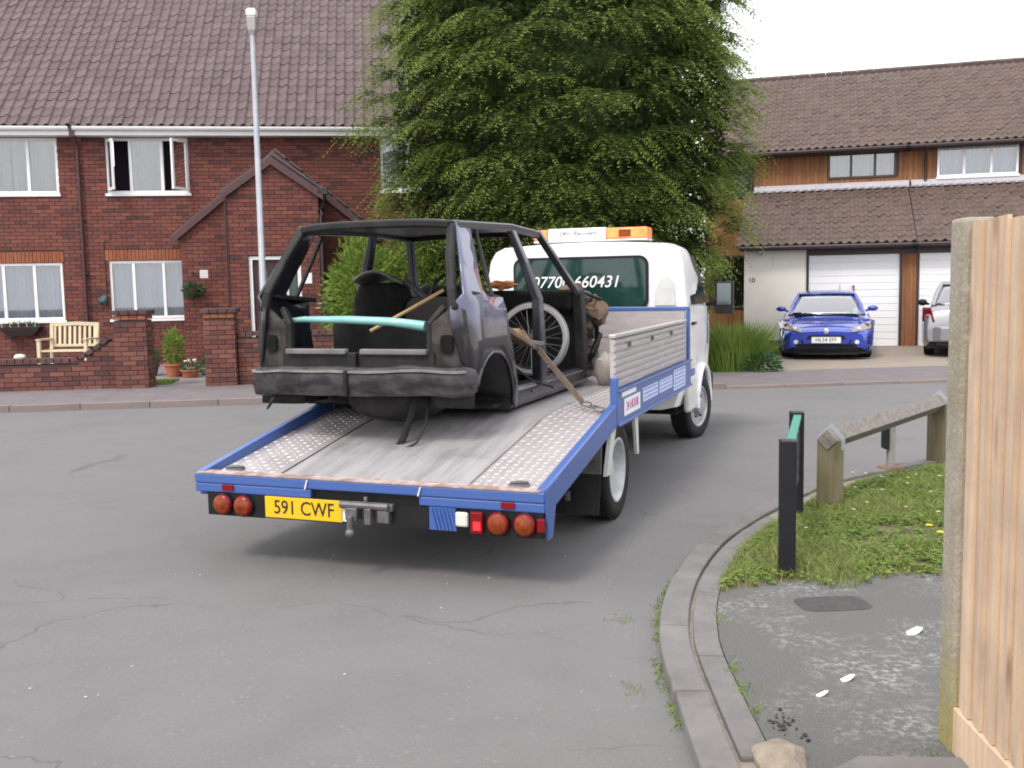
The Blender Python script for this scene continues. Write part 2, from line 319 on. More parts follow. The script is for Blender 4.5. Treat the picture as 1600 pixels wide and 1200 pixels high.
    def mesh(s,name,m=None,smooth=0):
        me=bpy.data.meshes.new(name); me.from_pydata(s.v,[],s.f)
        if m: me.materials.append(m)
        if smooth:
            bm=bmesh.new(); bm.from_mesh(me); bmesh.ops.remove_doubles(bm,verts=bm.verts,dist=1e-5); bmesh.ops.recalc_face_normals(bm,faces=bm.faces); bm.to_mesh(me); bm.free()
            me.polygons.foreach_set('use_smooth',[True]*len(me.polygons)); me.set_sharp_from_angle(angle=R(smooth))
        me.update(); return me
    def build(s,name,m,parent=None,smooth=0,bevel=0,solid=0,loc=None,rot=None,seg=2):
        o=bpy.data.objects.new(name,s.mesh(name,m,smooth)); col.objects.link(o); o.parent=parent
        if loc: o.location=loc
        if rot: o.rotation_euler=rot
        if solid: md=o.modifiers.new('s','SOLIDIFY'); md.thickness=solid; md.offset=0
        if bevel: md=o.modifiers.new('b','BEVEL'); md.width=bevel; md.segments=seg; md.limit_method='ANGLE'; md.angle_limit=R(40); md.harden_normals=False
        return o
def share(name,me,parent,loc=(0,0,0),rot=(0,0,0)):
    o=bpy.data.objects.new(name,me); col.objects.link(o); o.parent=parent; o.location=loc; o.rotation_euler=rot; return o
def tag(o,label=None,cat=None,group=None,kind=None):
    for k,v in (('label',label),('category',cat),('group',group),('kind',kind)):
        if v: o[k]=v
    return o
def empty(name,loc,rz=0,label=None,cat=None,group=None):
    o=bpy.data.objects.new(name,None); col.objects.link(o); o.location=loc; o.rotation_euler=(0,0,rz); o.empty_display_size=.2
    return tag(o,label,cat,group)
def stuff(o): o['kind']='stuff'; return o
def struct(o): o['kind']='structure'; return o
def text(body,size,m,parent,loc,rot,name='lettering',shear=0,ext=.001,sx=1,align='CENTER'):
    c=bpy.data.curves.new('t','FONT'); c.body=body; c.size=size; c.align_x=align; c.align_y='CENTER'; c.shear=shear; c.extrude=ext; c.offset=.0006
    o=bpy.data.objects.new('t',c); col.objects.link(o); dg=bpy.context.evaluated_depsgraph_get(); me=bpy.data.meshes.new_from_object(o.evaluated_get(dg)); bpy.data.objects.remove(o)
    me.materials.clear(); me.materials.append(m)
    r=bpy.data.objects.new(name,me); col.objects.link(r); r.parent=parent; r.location=loc; r.rotation_euler=rot; r.scale=(sx,1,1); return r
FACE_BACK=(R(90),0,0)           # text that faces local -y
class Frame:
    def __init__(s,o,deg): a=R(deg); s.o=Vector((o[0],o[1],0)); s.e=Vector((math.cos(a),math.sin(a),0)); s.n=Vector((-math.sin(a),math.cos(a),0)); s.a=a
    def W(s,a,n,z=0): return s.o+s.e*a+s.n*n+Vector((0,0,z))
FA=Frame((0,14.22),7.5)         # along the far kerb; n = away from the road
FB=Frame((8.0,23.4),-17.5)      # along the garage fronts
# ================================================================== SETTING
g=MB(); g.face([(-150,-60,0),(150,-60,0),(150,260,0),(-150,260,0)]); struct(g.build('road',MATS['asphalt']))
def slab(name,pts,z,m,th=.3,**k):
    b=MB(); b.prism([(p[0],p[1]) for p in pts],lambda u,v,d:(u,v,z-th+d),th); return struct(b.build(name,m,**k))
FW=FA.W
slab('pavement',[FW(-40,.125),FW(3.2,.125),FW(3.2,2.3),FW(-40,2.3)],.078,pave_m)
slab('pavement',[FW(3.2,.125),FW(40,.125),FW(40,2.35),FW(3.2,2.35)],.034,pave_m)
slab('front_garden',[FW(-40,2.3),FW(3.2,2.3),FW(3.2,30),FW(-40,30)],.07,mat('garden_paving',(.21,.185,.18),.9,c2=(.16,.145,.14),ns=3,bump=.3))
slab('driveway',[FW(4.35,2.35),FW(40,2.35),FB.W(20,3),FB.W(-1.25,3)],.03,drive_m)
slab('garden_bed',[FW(3.2,2.35),FW(4.35,2.35),FB.W(-1.25,3),FB.W(-6,3)],.028,soil)
# kerb stones along the far side
kb=MB(); kb.prism([(FW(a,n).x,FW(a,n).y) for a,n in ((-40,.008),(40,.008),(40,.117),(-40,.117))],lambda u,v,d:(u,v,-.2+d),.215); kerb=struct(kb.build('kerb',kerb_far))
ks=MB().box(-.452,.452,0,.122,-.1,.088).mesh('kerb_stone',kerb_far); ksd=MB().box(-.452,.452,0,.122,-.1,.04).mesh('kerb_stone_dropped',kerb_far)
for i in range(-10,14):
    a=i*.915; p=FW(a,0,random.uniform(-.003,.003)); o=share('kerb_stone',ks if a<3 else ksd,kerb,p,(random.uniform(-.004,.004),0,FA.a))
# kerb that curves round the verge corner
KP=[(.56,1.2),(.565,2.3),(.581,3.14),(.59,3.5),(.61,4.02),(.645,4.32),(.735,4.76),(.90,5.29),(1.15,5.87),(1.46,6.38),(1.83,6.91),(2.2,7.38),(2.55,7.72),(3.12,8.12),(3.8,8.5),(5,9.1),(7,9.85),(10,10.7),(16,12.0)]
def catmull(P,k=10):
    o=[]
    for i in range(len(P)-1):
        p0,p1,p2,p3=[Vector(P[max(0,min(len(P)-1,i+d))]) for d in (-1,0,1,2)]
        for j in range(k):
            t=j/k; o.append(.5*((2*p1)+(-p0+p2)*t+(2*p0-5*p1+4*p2-p3)*t*t+(-p0+3*p1-3*p2+p3)*t**3))
    o.append(Vector(P[-1])); return o
KC=catmull(KP)
def arc(P):
    L=[0]
    for a,b in zip(P,P[1:]): L.append(L[-1]+(b-a).length)
    return L
KL=arc(KC)
def at_len(s,off=0):
    for i in range(len(KC)-1):
        if KL[i+1]>=s or i==len(KC)-2:
            t=(s-KL[i])/(KL[i+1]-KL[i]); p=KC[i].lerp(KC[i+1],t); d=(KC[i+1]-KC[i]).normalized(); n=Vector((d.y,-d.x)); return p+n*off,d
KTOT=KL[-1]
hb=MB()
prof=[(at_len(s*KTOT/160,.012)[0],at_len(s*KTOT/160,.262)[0]) for s in range(161)]
for (a,b),(c,d) in zip(prof,prof[1:]): hb.face([(*a,.035),(*c,.035),(*d,.035),(*b,.035)])
vk=struct(hb.build('kerb',mat('mortar_sandy',(.27,.235,.19),.95,c2=(.17,.15,.125),ns=20,bump=.5)))
def kerb_piece(name,s0,s1,o0,o1,z,m,par,dip=0):
    b=MB(); n=max(2,int((s1-s0)/.12)+1); rings=[]
    for i in range(n+1):
        s=s0+(s1-s0)*i/n; p,_=at_len(s,o0); q,_=at_len(s,o1); z1=z+random.uniform(-.0015,.0015)
        rings.append([(*p,-.12),(*q,-.12),(*q,z1-dip),(*p,z1)])
    b.loft(rings); return b.build(name,m,par,bevel=.009,seg=2)
s=.2; marks=[]
while s<KTOT-1:
    L=.74 if s<8 else .9
    kerb_piece('kerb_stone',s+.005,s+L-.005,0+random.uniform(-.004,.004),.128,.062,kerb_m,vk); s+=L
s=.55+1.35
while s<5.2:
    kerb_piece('edging_stone',s+.004,s+.9-.004,.146,.255,.058,kerb_m,vk,.004); s+=.9
# verge behind that kerb: tarmac path near, earth under the grass beyond
inner=[at_len(i*KTOT/120,.258)[0] for i in range(121)]
ins=[p for p in inner if p.y<4.9]; ing=[p for p in inner if p.y>=4.9]
GE=[(inner[len(ins)-1].x,inner[len(ins)-1].y),(1.35,4.98),(1.83,5.06),(2.3,5.09),(3.2,5.12),(16,5.2)]
slab('footpath',[tuple(p) for p in ins]+GE[1:]+[(16,-5),(.83,-5)],.05,MATS['path'],.2)
slab('verge',GE[::-1]+[tuple(p) for p in ing],.048,soil,.2)
# dark iron cover plate set in the path, and a worn concrete strip by the fence
cov=MB(); cov.prism([(.17*math.copysign(abs(math.cos(t))**.45,math.cos(t)),.105*math.copysign(abs(math.sin(t))**.45,math.sin(t))) for t in [k*PI/16 for k in range(32)]],lambda u,v,d:(u,v,d),.012)
cv=cov.build('manhole_cover',mat('cast_iron',(.035,.033,.035),.7,c2=(.06,.055,.05),ns=40,bump=.6,bs=120),loc=(1.52,4.63,.0405),rot=(0,0,.08)); tag(cv,'small dark rounded cover plate set in the footpath','cover')
cs=MB()
for k in range(7): a=2*PI*k/7
cs.prism([(.60,2.9),(1.55,2.97),(1.55,3.05),(.98,3.09),(.86,3.0)],lambda u,v,d:(u+.12,v-.02,.03+d),.04); struct(cs.build('concrete_strip',kerb_m,bevel=.01))
bs=MB(); bs.loft([[(-.09*k+dx,-.11*k,z),(.05*k+dx,-.13*k,z*1.1),(.10*k,.02*k,z),(.03*k,.12*k,z*.8),(-.08*k,.06*k,z*.9)] for k,z,dx in ((1,-.05,0),(1.03,.0,.01),(.9,.02,-.01),(.55,.032,.0))]); tag(bs.build('broken_stone',mat('broken_aggregate',(.27,.225,.17),.95,c2=(.18,.155,.13),ns=16,bump=1,bs=40),loc=(.85,3.10,.05),bevel=.012),'lump of broken tan concrete at the end of the edging stones','stone')
# ------------------------------------------------------------------ tiles / bricks / windows
def tile_mesh(name,m,w=.2,L=.36):
    xs=[0,.035,.085,.125,.16,.19,.205]; zs=[.004,-.010,-.010,.016,.040,.032,.008]; b=MB(); n=len(xs)
    for y,dz in ((0,.012),(L,0)):
        for x,z in zip(xs,zs): b.v.append((x*w/.2,y,z+dz))
    for x,z in zip(xs,zs): b.v.append((x*w/.2,.004,z-.004))
    for k in range(n-1):
        b.f.append((k,k+1,n+k+1,n+k)); b.f.append((2*n+k,2*n+k+1,k+1,k))
    return b.mesh(name,m)
T_A=tile_mesh('roof_tile_a',tile_m); T_B=tile_mesh('roof_tile_b',tile_b)
def tile_roof(parent,me,x0,x1,y0,z0,pitch,length,solo,m,gauge=.3,w=.2):
    """solo(col,row) -> True for a tile of its own"""
    cy,sy=math.cos(pitch),math.sin(pitch); nc=int((x1-x0)/w); nr=int(length/gauge); rest=MB(); rot=(pitch,0,0); rm=Matrix.Rotation(pitch,3,'X')
    vv=[v.co.copy() for v in me.vertices]; ff=[tuple(p.vertices) for p in me.polygons]
    for r in range(nr):
        for c in range(nc):
            loc=Vector((x0+c*w,y0+cy*r*gauge,z0+sy*r*gauge+random.uniform(-.004,.004)))
            if solo(c,r): share('roof_tile',me,parent,loc,(pitch+random.uniform(-.012,.012),random.uniform(-.01,.01),0))
            else:
                i=len(rest.v); a=Matrix.Rotation(pitch+random.uniform(-.012,.012),3,'X')
                rest.v+=[tuple(a@v+loc) for v in vv]; rest.f+=[tuple(i+k for k in f) for f in ff]
    if rest.v: stuff(rest.build('roof_tiles',m,parent))
def bricks(mb,o,u,n,L,z0,z1,holes=(),inside=None,solo=None,bl=.215,bh=.065,j=.01,proud=.012,depth=.05):
    """running-bond bricks; front face proud of the plane at o along -n"""
    o=Vector(o);u=Vector(u);n=Vector(n); row=0; z=z0
    while z+bh*.6<z1:
        h=min(bh,z1-z); x=-(bl+j)/2 if row%2 else 0
        while x<L:
            a,b=max(0,x),min(L,x+bl); segs=[(a,b)]
            for hx0,hx1,hz0,hz1 in holes:
                if z+h>hz0+.01 and z<hz1-.01:
                    ns=[]
                    for p,q in segs:
                        if q<=hx0 or p>=hx1: ns.append((p,q))
                        else:
                            if p<hx0: ns.append((p,hx0))
                            if q>hx1: ns.append((hx1,q))
                    segs=ns
            for p,q in segs:
                if q-p<.02: continue
                if inside and not inside((p+q)/2,z+h/2): continue
                pr=proud+random.uniform(-.003,.003)
                if solo is not None: solo(p,q,z,h,pr)
                else:
                    c=[o+u*s+n*d+Vector((0,0,zz)) for zz in (z,z+h) for s,d in ((p,-pr),(q,-pr),(q,depth),(p,depth))]
                    i=len(mb.v); mb.v+=[tuple(t) for t in c]; mb.f+=[(i+4,i+5,i+6,i+7),(i,i+1,i+5,i+4),(i+1,i+2,i+6,i+5),(i+3,i,i+4,i+7),(i+3,i+2,i+1,i)]
            x+=bl+j
        z+=bh+j; row+=1
def wall_cells(mb,x0,x1,z0,z1,holes,y0,y1):
    xs=sorted({x0,x1,*[min(max(h[k],x0),x1) for h in holes for k in (0,1)]}); zs=sorted({z0,z1,*[min(max(h[k],z0),z1) for h in holes for k in (2,3)]})
    for a,b in zip(xs,xs[1:]):
        run=None
        for c,d in zip(zs,zs[1:]):
            hole=any(a>=h[0]-1e-6 and b<=h[1]+1e-6 and c>=h[2]-1e-6 and d<=h[3]+1e-6 for h in holes)
            if not hole: run=[c,d] if run is None else [run[0],d]
            if hole and run: mb.box(a,b,y0,y1,*run); run=None
        if run: mb.box(a,b,y0,y1,*run)
def curtain(parent,x0,x1,z0,z1,y,m,folds,amp=.025):
    b=MB(); ph=random.uniform(0,6); n=max(8,int(folds*6))
    b.grid(lambda u,v:(x0+(x1-x0)*u,y+amp*math.sin(u*folds*2*PI+ph)+amp*.5*math.sin(u*folds*4.3+2*ph)+.01*math.sin(v*3+u*5),z0+(z1-z0)*v),n,3); return b.build('curtain',m,parent,smooth=80)
def window(parent,x0,x1,z0,z1,y,mull=(),fm=None,opens={},cur=None,cm=None,gap=(),fw=.055,sill=True,label=None):
    """frame mesh with panes, curtains and sill as its children; opens {bay:(hinge side,angle)}"""
    fm=fm or white; b=MB(); d0,d1=y+.02,y+.09
    for k in ((x0,x1,z0,z0+fw),(x0,x1,z1-fw,z1)): b.box(k[0],k[1],d0,d1,k[2],k[3])
    b.box(x0,x0+fw,d0+.002,d1-.002,z0+fw,z1-fw); b.box(x1-fw,x1,d0+.002,d1-.002,z0+fw,z1-fw)
    for mx in mull: b.box(mx-fw*.55,mx+fw*.55,d0+.004,d1-.004,z0+fw,z1-fw)
    wn=b.build('window',fm,parent,bevel=.006,seg=1)
    if label: wn['label']=label
    edges=[x0+fw]+[e for mx in mull for e in (mx-fw*.55,mx+fw*.55)]+[x1-fw]
    for i in range(len(edges)//2):
        a,c=edges[2*i],edges[2*i+1]
        if i in opens:
            side,ang=opens[i]; hx=a if side=='L' else c; sg=1 if side=='L' else -1; W=c-a
            cb=MB()
            for k in ((0,W,0,.05),(0,W,z1-z0-2*fw-.05,z1-z0-2*fw)): cb.box(sg*k[0],sg*k[1],-.045,0,k[2],k[3])
            cb.box(0,sg*.05,-.043,-.002,.05,z1-z0-2*fw-.05); cb.box(sg*(W-.05),sg*W,-.043,-.002,.05,z1-z0-2*fw-.05)
            cs_=cb.build('casement',fm,wn,loc=(hx,y+.02,z0+fw),rot=(0,0,-sg*R(ang)))
            MB().box(sg*.05,sg*(W-.05),-.026,-.018,.05,z1-z0-2*fw-.05).build('casement_pane',g_house,wn,loc=(hx,y+.02,z0+fw),rot=(0,0,-sg*R(ang)))
        else: MB().box(a-.004,c+.004,y+.05,y+.058,z0+fw-.004,z1-fw+.004).build('pane',g_house,wn)
    if cur:
        for (ca,cb2) in cur: curtain(wn,ca,cb2,z0+.03,z1-.03,y+.2,cm or net,(cb2-ca)*11)
    if sill: MB().box(x0-.03,x1+.03,y-.045,y+.085,z0-.055,z0-.003).build('sill',fm,wn,bevel=.006,seg=1)
    MB().box(x0-.05,x1+.05,y+.9,y+.95,z0-.1,z1+.1).build('room_wall',room,wn)
    return wn
def lintel(parent,x0,x1,z0,y,h=.215):
    b=MB(); x=x0
    while x<x1-.03:
        b.box(x,min(x+.065,x1),y-.016+random.uniform(-.003,.003),y+.05,z0,z0+h); x+=.075
    b.build('lintel',MATS['brick_orange'],parent)
# ================================================================== BRICK HOUSES (left of the tree)
def brick_house(ac,a0,a1,wins,lints,label,solo,porch=None):
    h=empty('brick_house',FA.W(ac,7.4,.07),FA.a,label,'house','red brick terraced houses'); X=lambda a:a-ac; Z=lambda z:z-.07
    holes=[(X(w_[0]),X(w_[1]),Z(w_[2]),Z(w_[3])) for w_ in wins]
    b=MB(); wall_cells(b,X(a0),X(a1),-.1,4.75,holes,.012,.25); b.build('wall',mortar,h)
    MB().box(X(a0),X(a1),6.9,7.1,-.1,4.9).build('back_wall',mortar,h)
    lh=[(X(l[0])-X(a0),X(l[1])-X(a0),Z(l[2]),Z(l[2])+.215) for l in lints]
    b=MB(); bricks(b,(X(a0),0,0),(1,0,0),(0,1,0),a1-a0,.0,4.72,[(p-X(a0),q-X(a0),r_,s_) for p,q,r_,s_ in holes]+lh); stuff(b.build('brickwork',MATS['brick'],h))
    for l in lints: lintel(h,X(l[0]),X(l[1]),Z(l[2]),0)
    for w_ in wins: window(h,X(w_[0]),X(w_[1]),Z(w_[2]),Z(w_[3]),0,[X(q) for q in w_[4]],opens=w_[5],cur=[(X(p),X(q)) for p,q in w_[6]],cm=w_[7])
    # eaves: fascia, white gutter, roof
    MB().box(X(a0)+.03,X(a1)-.03,-.30,.2,4.66,4.69).build('soffit',white,h); MB().box(X(a0)+.03,X(a1)-.03,-.302,-.28,4.692,4.84).build('fascia',white,h)
    gp=[(-.07+.07*math.cos(t),.07*math.sin(t)) for t in [PI+PI*k/8 for k in range(9)]]; gb=MB()
    gb.sweep([(X(a0)+.04,-.305,4.80),(X(a1)-.04,-.305,4.80)],[(0,.02)]+[(.055-.055*math.cos(t)*1.0,-.075*math.sin(t)+.02) for t in [PI*k/8 for k in range(9)]][1:]+[(.10,.02)],up=(0,0,1)); gb.build('gutter',white,h,bevel=.004,seg=1)
    pit=R(42); rb=MB(); ey,ez=-.34,4.84; L=7.8
    rb.prism([(X(a0),0),(X(a1),0),(X(a1),L),(X(a0),L)],lambda u,v,d:(u,ey+v*math.cos(pit)+math.sin(pit)*(d),ez+v*math.sin(pit)-math.cos(pit)*d),.08)
    roof=rb.build('roof',darkbrown,h)
    tile_roof(roof,T_A,X(a0),X(a1)+.01,ey-.03,ez-.0,pit,L,solo,tile_m)
    return h
hA=brick_house(-10.4,-13.06,-7.86,[(-10.0,-8.24,3.6,4.72,[-9.42,-8.82],{},[(-9.95,-9.2),(-9.17,-8.28)],drape),(-10.05,-8.27,1.04,2.21,[-9.43,-8.83],{},[(-10.0,-8.3)],net)],[(-10.1,-8.22,2.22)],
    'red brick house with the slatted garden bench under its windows',lambda c,r:c>=17 and r<22)
hB=brick_house(-4.0,-7.858,2.542,[(-7.31,-5.67,3.6,4.72,[-6.83,-6.21],{0:('L',62),2:('R',60)},[(-6.86,-6.2)],drape),(-1.75,-.6,3.63,4.74,[-1.17],{},[(-1.7,-.62)],net),(-7.36,-5.62,1.03,2.23,[-6.88,-6.28],{},[(-7.3,-5.7)],net)],[(-7.42,-5.8,2.24)],
    'red brick house with gabled porch behind the lamp post, two upstairs casements open',lambda c,r:c<32 and r<9)
def porch(h,ac):
    X=lambda a:a-ac
    gable=lambda x0,x1,ze,xm,za:(lambda x,z: z< (ze+(za-ze)*(1-abs(x-xm)/((x1-x0)/2))))
    def block(x0,x1,y,yb,ze,za,ov,holes,nm):
        xm=(x0+x1)/2; b=MB(); bk=MB()
        poly=[(x0,-.1),(x1,-.1),(x1,ze),(xm,za),(x0,ze)]
        if holes:
            wall_cells(b,x0,x1,-.1,ze,holes,y+.012,y+.2); b.prism([(x0,ze),(x1,ze),(xm,za)],lambda u,v,d:(u,y+.012+d,v),.188)
        else: b.prism(poly,lambda u,v,d:(u,y+.012+d,v),.188)
        b.box(x0,x0+.2,y+.2,yb,-.1,ze); b.box(x1-.2,x1,y+.2,yb,-.1,ze); b.build('porch_wall',mortar,h)
        bricks(bk,(x0,y,0),(1,0,0),(0,1,0),x1-x0,0,za,[(p-x0,q-x0,r_,s_) for p,q,r_,s_ in holes],gable(0,x1-x0,ze,(x1-x0)/2,za-.03))
        bricks(bk,(x0,yb,0),(0,-1,0),(1,0,0),yb-y-.055,0,ze); bricks(bk,(x1,y+.055,0),(0,1,0),(-1,0,0),yb-y-.055,0,ze)
        stuff(bk.build('porch_brickwork',MATS['brick'],h))
        # roof planes with brown verge boards
        sl=math.atan2(za-ze,xm-x0); rf=MB(); dx=ov*math.cos(sl); dz=ov*math.sin(sl)
        for sg in (-1,1):
            e=(xm+sg*(xm-x0)+sg*dx,ze-dz); rf.prism([(xm,za+.09),(e[0],e[1]+.09),(e[0],e[1]+.03),(xm,za+.03)],lambda u,v,d:(u,y-.06+d,v),yb-y+.06)
        rfo=rf.build('porch_roof',tile_m,h)
        for sg in (-1,1):
            e=(xm+sg*(xm-x0)+sg*dx,ze-dz)
            vb=MB().prism([(xm,za+.05),(e[0],e[1]+.05),(e[0],e[1]-.09),(xm,za-.09)],lambda u,v,d:(u,y-.10+d,v),.035); vb.build('verge_board',brown,h)
            if sg<0: continue
            n=int((xm-x0)/.28)
            for k in range(n+1):
                t=k/(n+1); cx=xm+(e[0]-xm)*t; cz=za+.09+(e[1]-za)*t
                MB().box(-.14,.14,-.11,.3,0,.03,Matrix.Rotation(sg*sl,4,'Y')).build('verge_tile',tile_m,h,loc=(cx+sg*.12,y,cz-math.tan(sl)*.12+.012))
        return sl
    block(X(-5.72),X(-1.98),-1.0,-.02,2.66,4.18,.22,[],'w')
    block(X(-4.64),X(-2.95),-2.2,-1.02,3.34,3.93,.12,[(X(-4.28),X(-3.31),0,2.15)],'c')
    fb=MB(); x0,x1=X(-4.28),X(-3.31)
    fb.box(x0,x0+.07,-2.17,-2.06,0,2.15); fb.box(x1-.07,x1,-2.17,-2.06,0,2.15); fb.box(x0+.07,x1-.07,-2.17,-2.06,2.08,2.15); fb.box(x1-.30,x1-.24,-2.168,-2.062,0,2.08)
    fr=fb.build('door_frame',white,h,bevel=.006,seg=1)
    dr=MB(); dr.box(x0+.07,x1-.30,-2.13,-2.09,0.02,2.08); d=dr.build('front_door',MATS['grey_door_wood'],h)
    for k in range(2):
        MB().box(x0+.16+k*.26,x0+.34+k*.26,-2.138,-2.131,1.0,1.9).build('door_pane',g_dark,d)
    MB().box(x1-.24,x1-.07,-2.12,-2.11,.02,2.08).build('side_light',g_dark,h)
    MB().box(x1+.06,x1+.2,-2.225,-2.2,1.62,1.82).build('letter_plaque',white,h,bevel=.004)
    pd=MB(); pd.tube([(X(-2.86),-1.9,3.38),(X(-2.86),-1.95,3.2),(X(-2.9),-2.14,3.02),(X(-2.9),-2.25,2.9),(X(-2.9),-2.25,0.05)],.036); pd.build('downpipe',darkbrown,h,smooth=50)
    MB().box(X(-2.96),X(-2.76),-2.3,-2.16,3.28,3.42).build('hopper',darkbrown,h,bevel=.01)
    MB().tube([(X(-4.66),-2.24,3.2),(X(-4.66),-2.24,.05)],.018,6).build('corner_shadow',darkbrown,h)  # dark strip stands in for the thin shadow down the porch corner
porch(hB,-4.0)
dp=MB(); dp.tube([(-.0,-.30,4.7),(-.0,-.26,4.62),(0,-.09,4.5),(0,-.075,4.3),(0,-.075,.1)],.036,10); dpo=dp.build('downpipe',brown,hB,smooth=50,loc=(-3.83,0,0))
for z in (.8,1.9,3.0,4.1): MB().box(-.06,.06,-.08,-.0,z,z+.04).build('pipe_clip',brown,hB,loc=(-3.83,0,0))
MB().box(-.05,.05,-.33,-.27,4.63,4.92).build('gutter_outlet',brown,hB,loc=(-3.845,0,0))
MB().tube([(0,-.02,2.75),(0.02,-.02,2.62),(-.13,-.025,2.55),(-.12,-.02,1.3)],.007,5).build('wall_cable',darkbrown,hB,loc=(-3.3,0,0))
# ------------------------------------------------------------------ front garden wall and gate piers (each brick a piece)
bm_full=MB().box(-.1075,.1075,-.0,.1,0,.065).mesh('brick_unit',MATS['brick_garden'])
def garden_wall(name,a0,a1,n,label,cat,group=None,top=None,side=False,h=None,depth=.22):
    e=empty(name,FA.W((a0+a1)/2,n,.07),FA.a,label,cat,group); L=a1-a0; hf=top or (lambda x:h)
    core=MB(); k=24
    for i in range(k):
        x=a0+L*i/k; x2=a0+L*(i+1)/k; zz=min(hf(x),hf(x2))-.09; core.box(x-(a0+a1)/2+(.012 if i==0 else 0),x2-(a0+a1)/2-(.012 if i==k-1 else 0),.012,depth-.012,-.1,zz)
    core.build('mortar_core',mortar,e)
    cache={}
    def put(o,u,rz):
        def f(p,q,z,hh,pr):
            w_=round(q-p,3); key=(w_,round(hh,3))
            if key not in cache: cache[key]=MB().box(-w_/2,w_/2,0,.09,0,hh).mesh('brick_unit',MATS['brick_garden'])
            c=Vector(o)+Vector(u)*((p+q)/2); nn=Vector((-u[1],u[0],0)); share('brick',cache[key],e,c-nn*pr+Vector((0,0,z)),(0,0,rz))
        return f
    mx=max(hf(a0+L*i/40) for i in range(41))
    bricks(None,None or (0,0,0),(1,0,0),(0,1,0),L,0,mx-.085,inside=lambda x,z:z+.03<hf(a0+x)-.085,solo=put((-L/2,0,0),(1,0,0),0))
    if side: bricks(None,(0,0,0),(0,1,0),(-1,0,0),depth-.1,0,mx-.085,solo=put((L/2,.1,0),(0,1,0),PI/2))
    return e,cache
def coping(e,a0,a1,top,depth,m):
    L=a1-a0; n=int(L/.1125); me=MB().box(-.0505,.0505,-.035,depth+.035,-.062,.005).mesh('coping_brick',m)
    for i in range(n):
        x=a0+(i+.5)*L/n; sl=math.atan2(top(x+.05)-top(x-.05),.1); share('coping_brick',me,e,(x-(a0+a1)/2,0,top(x)),(0,-sl,0))
wt=lambda x: .50+.36*max(0,min(1,(x+6.75)/.65))**1.6
e,_=garden_wall('garden_wall',-9.6,-6.0,2.22,'low red brick garden wall ramping up to a gate pier, in front of the bench','wall',top=wt); coping(e,-9.6,-6.02,wt,.22,MATS['brick_coping'])
e2,_=garden_wall('garden_wall',-4.12,-2.6,2.22,'low red brick garden wall running on behind the flatbed lorry from a gate pier','wall',top=lambda x:.85); coping(e2,-4.10,-2.6,lambda x:.85,.22,MATS['brick_coping'])
for a0,a1,lab in ((-5.99,-5.50,'square red brick gate pier where the garden wall ramps up'),(-4.63,-4.15,'square red brick gate pier beside the lamp post and terracotta pots')):
    e,c=garden_wall('gate_pier',a0,a1,2.1,lab,'pier','brick gate piers',h=1.17,side=True,depth=.48); L=a1-a0
    for k in range(4):
        MB().box(0,L/4-.01,-.02,.5,1.09,1.155).build('corbel_brick',MATS['brick_orange'],e,loc=(-L/2+k*L/4+.005,0,0))
    for k in range(4):
        MB().box(0,(L+.08)/4-.01,-.045,.525,1.165,1.235).build('cap_brick',MATS['brick_coping'],e,loc=(-L/2-.04+k*(L+.08)/4+.005,0,0),bevel=.006,seg=1)
